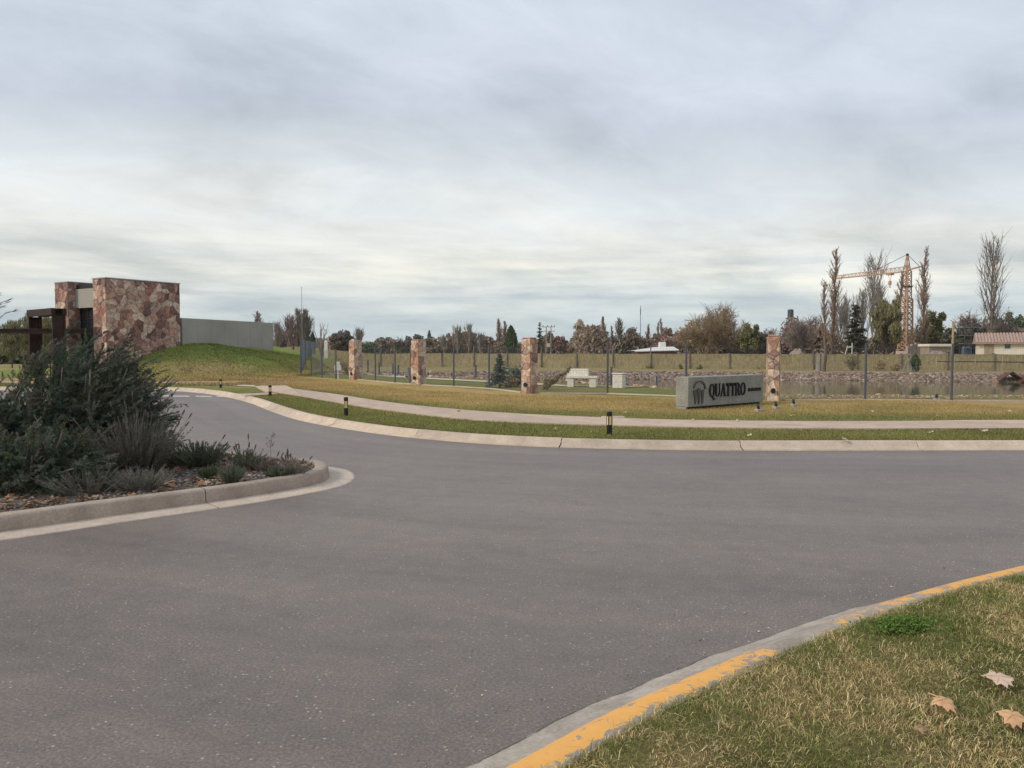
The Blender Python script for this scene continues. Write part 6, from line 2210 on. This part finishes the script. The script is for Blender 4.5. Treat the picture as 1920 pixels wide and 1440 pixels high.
spiky('dense dark green rosemary behind the leaf litter', ip_(372, 874), 240, .36, .36, ROSE, 15, .045, 44, .0055, 8, 'rosemary_bush')
spiky('small bright green tuft in front of the rosemary', ip_(391, 897), 90, .19, .12, FRESH, 16, .05, 20, .004, 0, 'grass_tuft')
spiky('rounded grey green tuft beside the kerb', ip_(434, 905), 130, .24, .14, ROSE, 17, .055, 24, .004, 0, 'grass_tuft')
spiky('wispy plant with one curled brown leaf near the island tip', ip_(462, 882), 90, .32, .20, ROSE, 18, .05, 26, .005, 10, 'wispy_plant')
spiky('reddish low plant with a tall seed head near the island tip', ip_(500, 886), 80, .22, .17, [(0.095, 0.062, 0.045), (0.075, 0.075, 0.05), (0.12, 0.07, 0.055)], 19, .035, 20, .0038, 5, 'reddish_plant')
spiky('grey clump with dry stalks at the island tip', ip_(545, 891), 110, .22, .24, GREY, 20, .045, 18, .0036, 16, 'grey_clump')
spiky('small green clump left of the dry stalks at the tip', ip_(522, 894), 110, .15, .15, ROSE, 21, .04, 24, .005, 0, 'grey_clump')
# tall airy seed head
p = ip_(507, 872)
t = thing('seed_stalk', 'single tall airy seed stalk standing near the island tip', 'plant', p)
m = MB(); rng = np.random.default_rng(3)
b, _ = grow(m, (0, 0, 0), (.02, 0, 1), .42, .004, rng, 5, 0, .03, 4, .5); m.build('stem', M['bark'], t)
m = MB()
for k in range(16):
    q, dd = along(b, rng.uniform(.55, 1)); dr = perp_dir(dd, radians(rng.uniform(25, 60)), rng.uniform(0, 6.28)); e = q + dr * rng.uniform(.03, .07)
    m.tube([q, e], [.0018, .0015], 3); m.tube([e, e + dr * .012, e + dr * .024], [.002, .007, .002], 5)
m.build('seed_head', M['bark'], t)
# arching plume reaching in at the left edge
p = ip_(-100, 880)
t = thing('pampas_plume', 'arching grassy plumes entering at the left edge above the juniper', 'plant', p)
m = MB(); rng = np.random.default_rng(14); B0, T, Wv, CC = [], [], [], []
for k in range(9):
    tip = W(-12 + rng.uniform(-30, 44), 560 + rng.uniform(-12, 26), p.y) - p
    c = np.array(tip) * np.array([.35, .35, .88]); pts = []
    for i in range(9):
        f = i / 8; pts.append((1 - f) ** 2 * np.zeros(3) + 2 * f * (1 - f) * c * 1.12 + f * f * np.array(tip))
    m.tube(pts, list(np.linspace(.008, .002, 9)), 4)
    for i in range(5, 8):
        d = pts[i + 1] - pts[i]
        a_, b_, w_ = needles_along(pts[i], d, np.linalg.norm(d), 12, .09, .0035, rng, (0, 0, 0), (8, 26), .2, 0)
        B0.append(a_); T.append(b_); Wv.append(w_); CC.append(np.tile([[.14, .125, .095]], (12, 1)))
m.build('stalks', M['bark'], t)
V, F = tris(np.vstack(B0), np.vstack(T), np.vstack(Wv)); np_mesh('plumes', V, F, M['needle'], t, np.repeat(np.vstack(CC), 3, 0))

# gravel and leaf litter on the soil
rng = np.random.default_rng(77)
n = 9000
X = rng.uniform(-8, -2.2, n); Y = rng.uniform(6.5, 12, n)
k = in_poly(X, Y, inner[::3]); X, Y = X[k], Y[k]
R = rng.uniform(.008, .026, len(X))
tag(rocks('mulch_gravel', X, Y, soil_z(X, Y) + R * .3, R, np.array([[.16, .14, .125]]) * rng.uniform(.45, 1.7, (len(X), 1)), M['rock']), 'small dark stones covering the island soil', kind='stuff')

LEAF2 = [(0, -.5), (.12, -.42), (.40, -.46), (.34, -.20), (.55, .05), (.28, .10), (.22, .22), (.0, .60), (-.2, .22), (-.30, .12), (-.55, .08), (-.33, -.2), (-.42, -.44), (-.12, -.42)]


def leaf_np(C, size, yaw, tilt, rng):
    n = len(C); o = np.array(LEAF2); k = len(o)
    r2 = (o ** 2).sum(1)
    curl = rng.uniform(.1, .6, n)
    x = o[None, :, 0] * size[:, None]; y = o[None, :, 1] * size[:, None]; z = r2[None] * curl[:, None] * size[:, None] + rng.normal(0, .05, (n, k)) * size[:, None]
    x = np.concatenate([np.zeros((n, 1)), x], 1); y = np.concatenate([np.zeros((n, 1)), y], 1); z = np.concatenate([np.zeros((n, 1)), z], 1)
    z2 = z * np.cos(tilt)[:, None] + y * np.sin(tilt)[:, None]; y2 = y * np.cos(tilt)[:, None] - z * np.sin(tilt)[:, None]
    X = x * np.cos(yaw)[:, None] - y2 * np.sin(yaw)[:, None]; Y = x * np.sin(yaw)[:, None] + y2 * np.cos(yaw)[:, None]
    V = np.stack([X, Y, z2], -1) + C[:, None]
    F1 = np.array([(0, 1 + i, 1 + (i + 1) % k) for i in range(k)])
    F = (F1[None] + (np.arange(n) * (k + 1))[:, None, None]).reshape(-1, 3)
    return V.reshape(-1, 3), F, k + 1


DL = np.array([(0.40, 0.22, 0.115), (0.28, 0.145, 0.08), (0.55, 0.39, 0.25), (0.20, 0.115, 0.075)])
n = 1700
X = rng.uniform(-7.5, -2.4, n); Y = rng.uniform(6.6, 12, n)
k = in_poly(X, Y, (cen + (inner - cen) * .985)[::3]) & (rng.random(n) < (.35 + .65 * (vnoise(X, Y, .6, 55) > .5))); X, Y = X[k], Y[k]; n = len(X)
V, F, kk = leaf_np(np.stack([X, Y, soil_z(X, Y) + .02], 1), rng.uniform(.05, .10, n), rng.uniform(0, 6.28, n), rng.normal(0, .4, n), rng)
tag(np_mesh('leaf_litter', V, F, M['dead_leaf'], None, np.repeat(DL[rng.integers(0, 4, n)] * rng.uniform(.7, 1.2, (n, 1)), kk, 0)), 'brown fallen leaves lying on the island soil', kind='stuff')

# ------------------------------------------------------------------ fallen leaves on the lawns
MAPLE = []
for a, r in ((-90, .34), (-62, .55), (-40, .46), (-12, .80), (8, .62), (20, .66), (38, .52), (62, .82), (76, .66), (90, 1.0), (104, .66), (118, .82), (142, .52), (160, .66), (172, .62), (192, .80), (220, .46), (242, .55)):
    MAPLE.append((cos(radians(a)) * r, sin(radians(a)) * r))


def big_leaf(label, u, v, size, yaw, curl, col, tilt=.2, seed=0):
    p = P(u, v, .165); rng = np.random.default_rng(seed)
    t = thing('fallen_leaf', label, 'leaf', p, yaw)
    t.rotation_euler = (Matrix.Rotation(tilt, 3, 'X') @ Matrix.Rotation(yaw, 3, 'Z')).to_euler()
    rows = [.0, .33, .66, 1.0]; k = len(MAPLE); V = []; 
    for f in rows[1:]:
        for (x, y) in MAPLE:
            r = math.hypot(x, y) * f
            z = .22 - curl * r * r + .05 * sin(5 * atan2(y, x)) * r + (rng.normal(0, .02) if f == 1 else 0)
            V.append((x * f * size, y * f * size, z * size))
    V = [(0, 0, .22 * size)] + V
    F = [(0, 1 + i, 1 + (i + 1) % k) for i in range(k)]
    m = MB(); m.add(V, F)
    for q in range(2):
        b = 1 + q * k; c = 1 + (q + 1) * k
        m.f += [(b + i, c + i, c + (i + 1) % k, b + (i + 1) % k) for i in range(k)]
    o = m.build('blade', M[col], t, True)
    MB().tube([(0, -.28 * size, .2 * size), (.03 * size, -.7 * size, .12 * size), (.0, -1.0 * size, .0)], [.004, .003, .003], 5).build('stalk', M[col], t)
    m = MB()
    for a, r in ((90, .9), (62, .65), (118, .65), (-12, .65), (192, .65)):
        x, y = cos(radians(a)) * r * size, sin(radians(a)) * r * size
        m.tube([(0, 0, .22 * size + .001), (x * .5, y * .5, (.22 - curl * (r * .5) ** 2) * size + .001), (x, y, (.22 - curl * r * r) * size)], [.0025, .002, .001], 3)
    m.build('veins', M[col], t)
    return t


M['leaf_tan'] = pm('tan_leaf', (0.46, 0.26, 0.13), (0.60, 0.38, 0.22), 30, .75, .3, .004)
M['leaf_pink'] = pm('pinkish_leaf', (0.48, 0.34, 0.25), (0.62, 0.47, 0.37), 30, .75, .3, .004)
M['leaf_dk'] = pm('brown_leaf', (0.24, 0.15, 0.09), (0.36, 0.24, 0.15), 30, .8, .3, .004)
big_leaf('large pale plane leaf lying flat, farthest of the near leaves', 1872, 1276, .094, radians(170), .12, 'leaf_pink', .10, 1)
big_leaf('orange tan plane leaf with curled lobes, left of the near leaves', 1767, 1318, .074, radians(200), .35, 'leaf_tan', .18, 2)
big_leaf('tan plane leaf cut by the right edge of the picture', 1898, 1346, .08, radians(150), .30, 'leaf_tan', .22, 3)
big_leaf('small withered brown leaf sunk in the near grass', 1728, 1366, .035, radians(60), .6, 'leaf_dk', .3, 4)

lf = [(720, 741), (735, 752), (910, 744), (895, 756), (1032, 757), (1128, 761), (1172, 773), (1112, 809.5), (1300, 787), (1382, 789), (1444, 776), (1562, 784), (1636, 771), (1718, 776), (1728, 788), (1760, 780), (1894, 771), (1888, 776),
      (1745, 811), (1772, 809), (1583, 824), (1406, 816), (1847, 808), (1840, 807), (1498, 809), (1042, 803), (1240, 763), (1330, 784), (1485, 779), (1584, 824.5), (1530, 766), (860, 771)]
rng = np.random.default_rng(31)
me_leaf = None
for k, (u, v) in enumerate(lf):
    p = P(u, v, .165 if v < 760 or v > 800 else .165)
    if me_leaf is None:
        V, F, kk = leaf_np(np.zeros((1, 3)), np.array([1.0]), np.zeros(1), np.zeros(1), np.random.default_rng(4))
        o = np_mesh('small_leaf', V, F, M['dead_leaf'], None, np.tile([[.56, .44, .31]], (kk, 1))); me_leaf = o.data
    else:
        o = bpy.data.objects.new('small_leaf', me_leaf); COL.objects.link(o)
    o.location = p; s = rng.uniform(.07, .115); o.scale = (s, s, s); o.rotation_euler = (rng.normal(.25, .3), rng.normal(0, .3), rng.uniform(0, 6.28))
    tag(o, 'small pale fallen leaf on the lawn across the road', 'leaf', 'small pale leaves scattered across the far lawn')


# ------------------------------------------------------------------ grass blades
def blades(name, label, X, Y, Z, H, Wd, cols, rng, bend=.5):
    n = len(X)
    az = rng.uniform(0, 2 * pi, n); b = rng.uniform(.1, 1, n) * bend * np.where(rng.random(n) < .45, 1.5, .7)
    dx, dy = np.cos(az) * b, np.sin(az) * b
    B0 = np.stack([X, Y, Z - .004], 1)
    mid = B0 + np.stack([dx * .35, dy * .35, np.full(n, .62)], 1) * H[:, None]
    tip = B0 + np.stack([dx * 1.1, dy * 1.1, np.maximum(1 - .35 * b, .12)], 1) * H[:, None]
    wa = rng.uniform(0, 2 * pi, n); wv = np.stack([np.cos(wa), np.sin(wa), np.zeros(n)], 1) * Wd[:, None] * .5
    V = np.stack([B0 - wv, B0 + wv, mid + wv * .8, mid - wv * .8, tip], 1).reshape(-1, 3)
    i = np.arange(n)[:, None] * 5
    F = np.concatenate([i + np.array([[0, 1, 2]]), i + np.array([[0, 2, 3]]), i + np.array([[3, 2, 4]])], 0)
    return tag(np_mesh(name, V, F, M['grass'], None, np.repeat(cols, 5, 0)), label, kind='stuff')


rng = np.random.default_rng(91)
n = 430000
X = rng.uniform(-1.2, 7.5, n); Y = nY(X) + .03 - rng.random(n) ** 1.15 * 5.0
keep = (Y > .9) & (rng.random(n) < np.clip(1.25 - X * .10, .3, 1))
X, Y = X[keep], Y[keep]; n = len(X)
edge = nY(X) - Y
pn = vnoise(X, Y, .42, 41) * .40 + vnoise(X, Y, .10, 42) * .35 + vnoise(X, Y, .04, 44) * .25
dryf = np.clip((pn - .5) * 2.1 + .60 + .12 * rng.normal(size=n) - .35 * (np.exp(-((edge - .12) / .22) ** 2)), 0, 1)
isdry = rng.random(n) < dryf
gcol = np.array([[.115, .135, .036], [.09, .11, .028], [.15, .16, .055]])[rng.integers(0, 3, n)]
dcol = np.array([[.46, .37, .18], [.38, .29, .13], [.56, .46, .27], [.28, .20, .09]])[rng.integers(0, 4, n)]
cols = np.where(isdry[:, None], dcol * 1.42, gcol * 1.75) * rng.uniform(.55, 1.55, (n, 1))
Hh = rng.uniform(.012, .038, n) * np.where(rng.random(n) < .06, 1.5, 1) * (.8 + .5 * vnoise(X, Y, .3, 43))
blades('near_grass', 'short mixed green and straw grass of the near lawn', X, Y, np.full(n, .12), Hh, rng.uniform(.0017, .0034, n), cols, rng, 2.0)

# far lawn turf
n = 210000
X = rng.uniform(-13, 13.5, n); k0 = kY(X)
Y = k0 + .015 + rng.random(n) ** 1.5 * 13.0
d0 = np.interp(X, path_mid[:, 0], path_mid[:, 1])
pu_y = np.interp(X, _pu[:, 0], _pu[:, 1]); pl_y = np.interp(X, _pl[:, 0], _pl[:, 1])
keep = ~((Y < pu_y + .02) & (Y > pl_y - .02)) & (Y < fence_y(X) - .1)
l1 = P(440, 742, .12); l2 = P(560, 722, .12)
keep &= ~((X > l1.x - .5) & (X < l2.x) & (Y > 25.2) & (Y < 33) & (X < -8.2))
X, Y = X[keep], Y[keep]; n = len(X)
cols = lawn_col(X, Y) * rng.uniform(.6, 1.5, (n, 1))
st_ = rng.random(n) < .14
cols[st_] = STRAW * rng.uniform(.7, 1.1, (st_.sum(), 1))
Hh = rng.uniform(.02, .055, n)
blades('far_turf', 'short turf of the lawn and verge across the road', X, Y, terr(X, Y), Hh, rng.uniform(.006, .012, n), cols, rng, .8)

# clump of weeds by the near kerb
p = P(1692, 1176, .13)
n = 5200
rng = np.random.default_rng(17)
a = rng.uniform(0, 2 * pi, n); r = np.abs(rng.normal(0, .52, n))
ox, oy = r * np.cos(a) * .27, r * np.sin(a) * .13
cx = ox * .9 - oy * .2; cy = oy + ox * .22
kp = vnoise(cx + 5, cy + 5, .07, 3) > .25
cx, cy, r = cx[kp], cy[kp], r[kp]; n = len(cx)
C = np.stack([cx, cy, .01 + .04 * np.exp(-r ** 2 * 1.6) * rng.uniform(.4, 1.2, n)], 1)
nrm = unit(np.stack([rng.normal(0, .6, n), rng.normal(-.3, .6, n), np.ones(n)], 1)); A = unit(np.cross(nrm, rand_unit(rng, n))); B = np.cross(nrm, A)
s = rng.uniform(.0022, .0055, (n, 1))
V, F = quads(C, A * s * 1.3, B * s * .8)
t = thing('weed_clump', 'bright green clump of weeds beside the yellow kerb', 'weeds', p)
np_mesh('leaves', V, F, M['leaf'], t, np.repeat(np.array([[.125, .20, .04]]) * rng.uniform(.4, 1.4, (n, 1)), 4, 0))
m = MB()
for k in range(60):
    q = C[rng.integers(0, n)]
    m.tube([(q[0], q[1], -.01), (q[0] + rng.normal(0, .008), q[1] + rng.normal(0, .008), q[2] + rng.uniform(0, .02))], [.0012, .0008], 3)
tag(m.build('stems', M['leaf'], t), kind='stuff')

# tussocks on the mound
rng = np.random.default_rng(19)
n = 60000
X = rng.uniform(-25, -12, n); Y = rng.uniform(33.5, 58, n)
keep = (Y < 45.5 + (X + 23) * 1.6) & ~((Y > 36) & (Y < 38.4) & (X < -13))
X, Y = X[keep], Y[keep]; n = len(X)
cols = lawn_col(X, Y) * rng.uniform(.55, 1.5, (n, 1)) * (.7 + .6 * vnoise(X, Y, .8, 4))[:, None]
blades('mound_turf', 'rough turf covering the green mound', X, Y, terr(X, Y), rng.uniform(.04, .11, n), rng.uniform(.02, .035, n), cols, rng, .9)

# ------------------------------------------------------------------ air
mh = bpy.data.materials.new('thin_haze'); mh.use_nodes = True
ntm = mh.node_tree
for nd in list(ntm.nodes):
    if nd.type != 'OUTPUT_MATERIAL': ntm.nodes.remove(nd)
pv_ = ntm.nodes.new('ShaderNodeVolumePrincipled')
pv_.inputs['Color'].default_value = (0.86, 0.90, 0.95, 1)
pv_.inputs['Density'].default_value = HAZE
ntm.links.new(pv_.outputs[0], ntm.nodes['Material Output'].inputs['Volume'])
hz_ = MB().box(-7000, 7000, -80, 5200, -8, 95).build('haze', mh)
tag(hz_, 'thin haze over the far trees and hills', kind='stuff')

# ------------------------------------------------------------------ render settings
sc.render.engine = 'CYCLES'
sc.cycles.max_bounces = 6
sc.cycles.use_denoising = True
sc.cycles.denoiser = 'OPENIMAGEDENOISE'
sc.cycles.denoising_input_passes = 'RGB_ALBEDO_NORMAL'
sc.cycles.denoising_prefilter = 'NONE'
sc.render.film_transparent = False
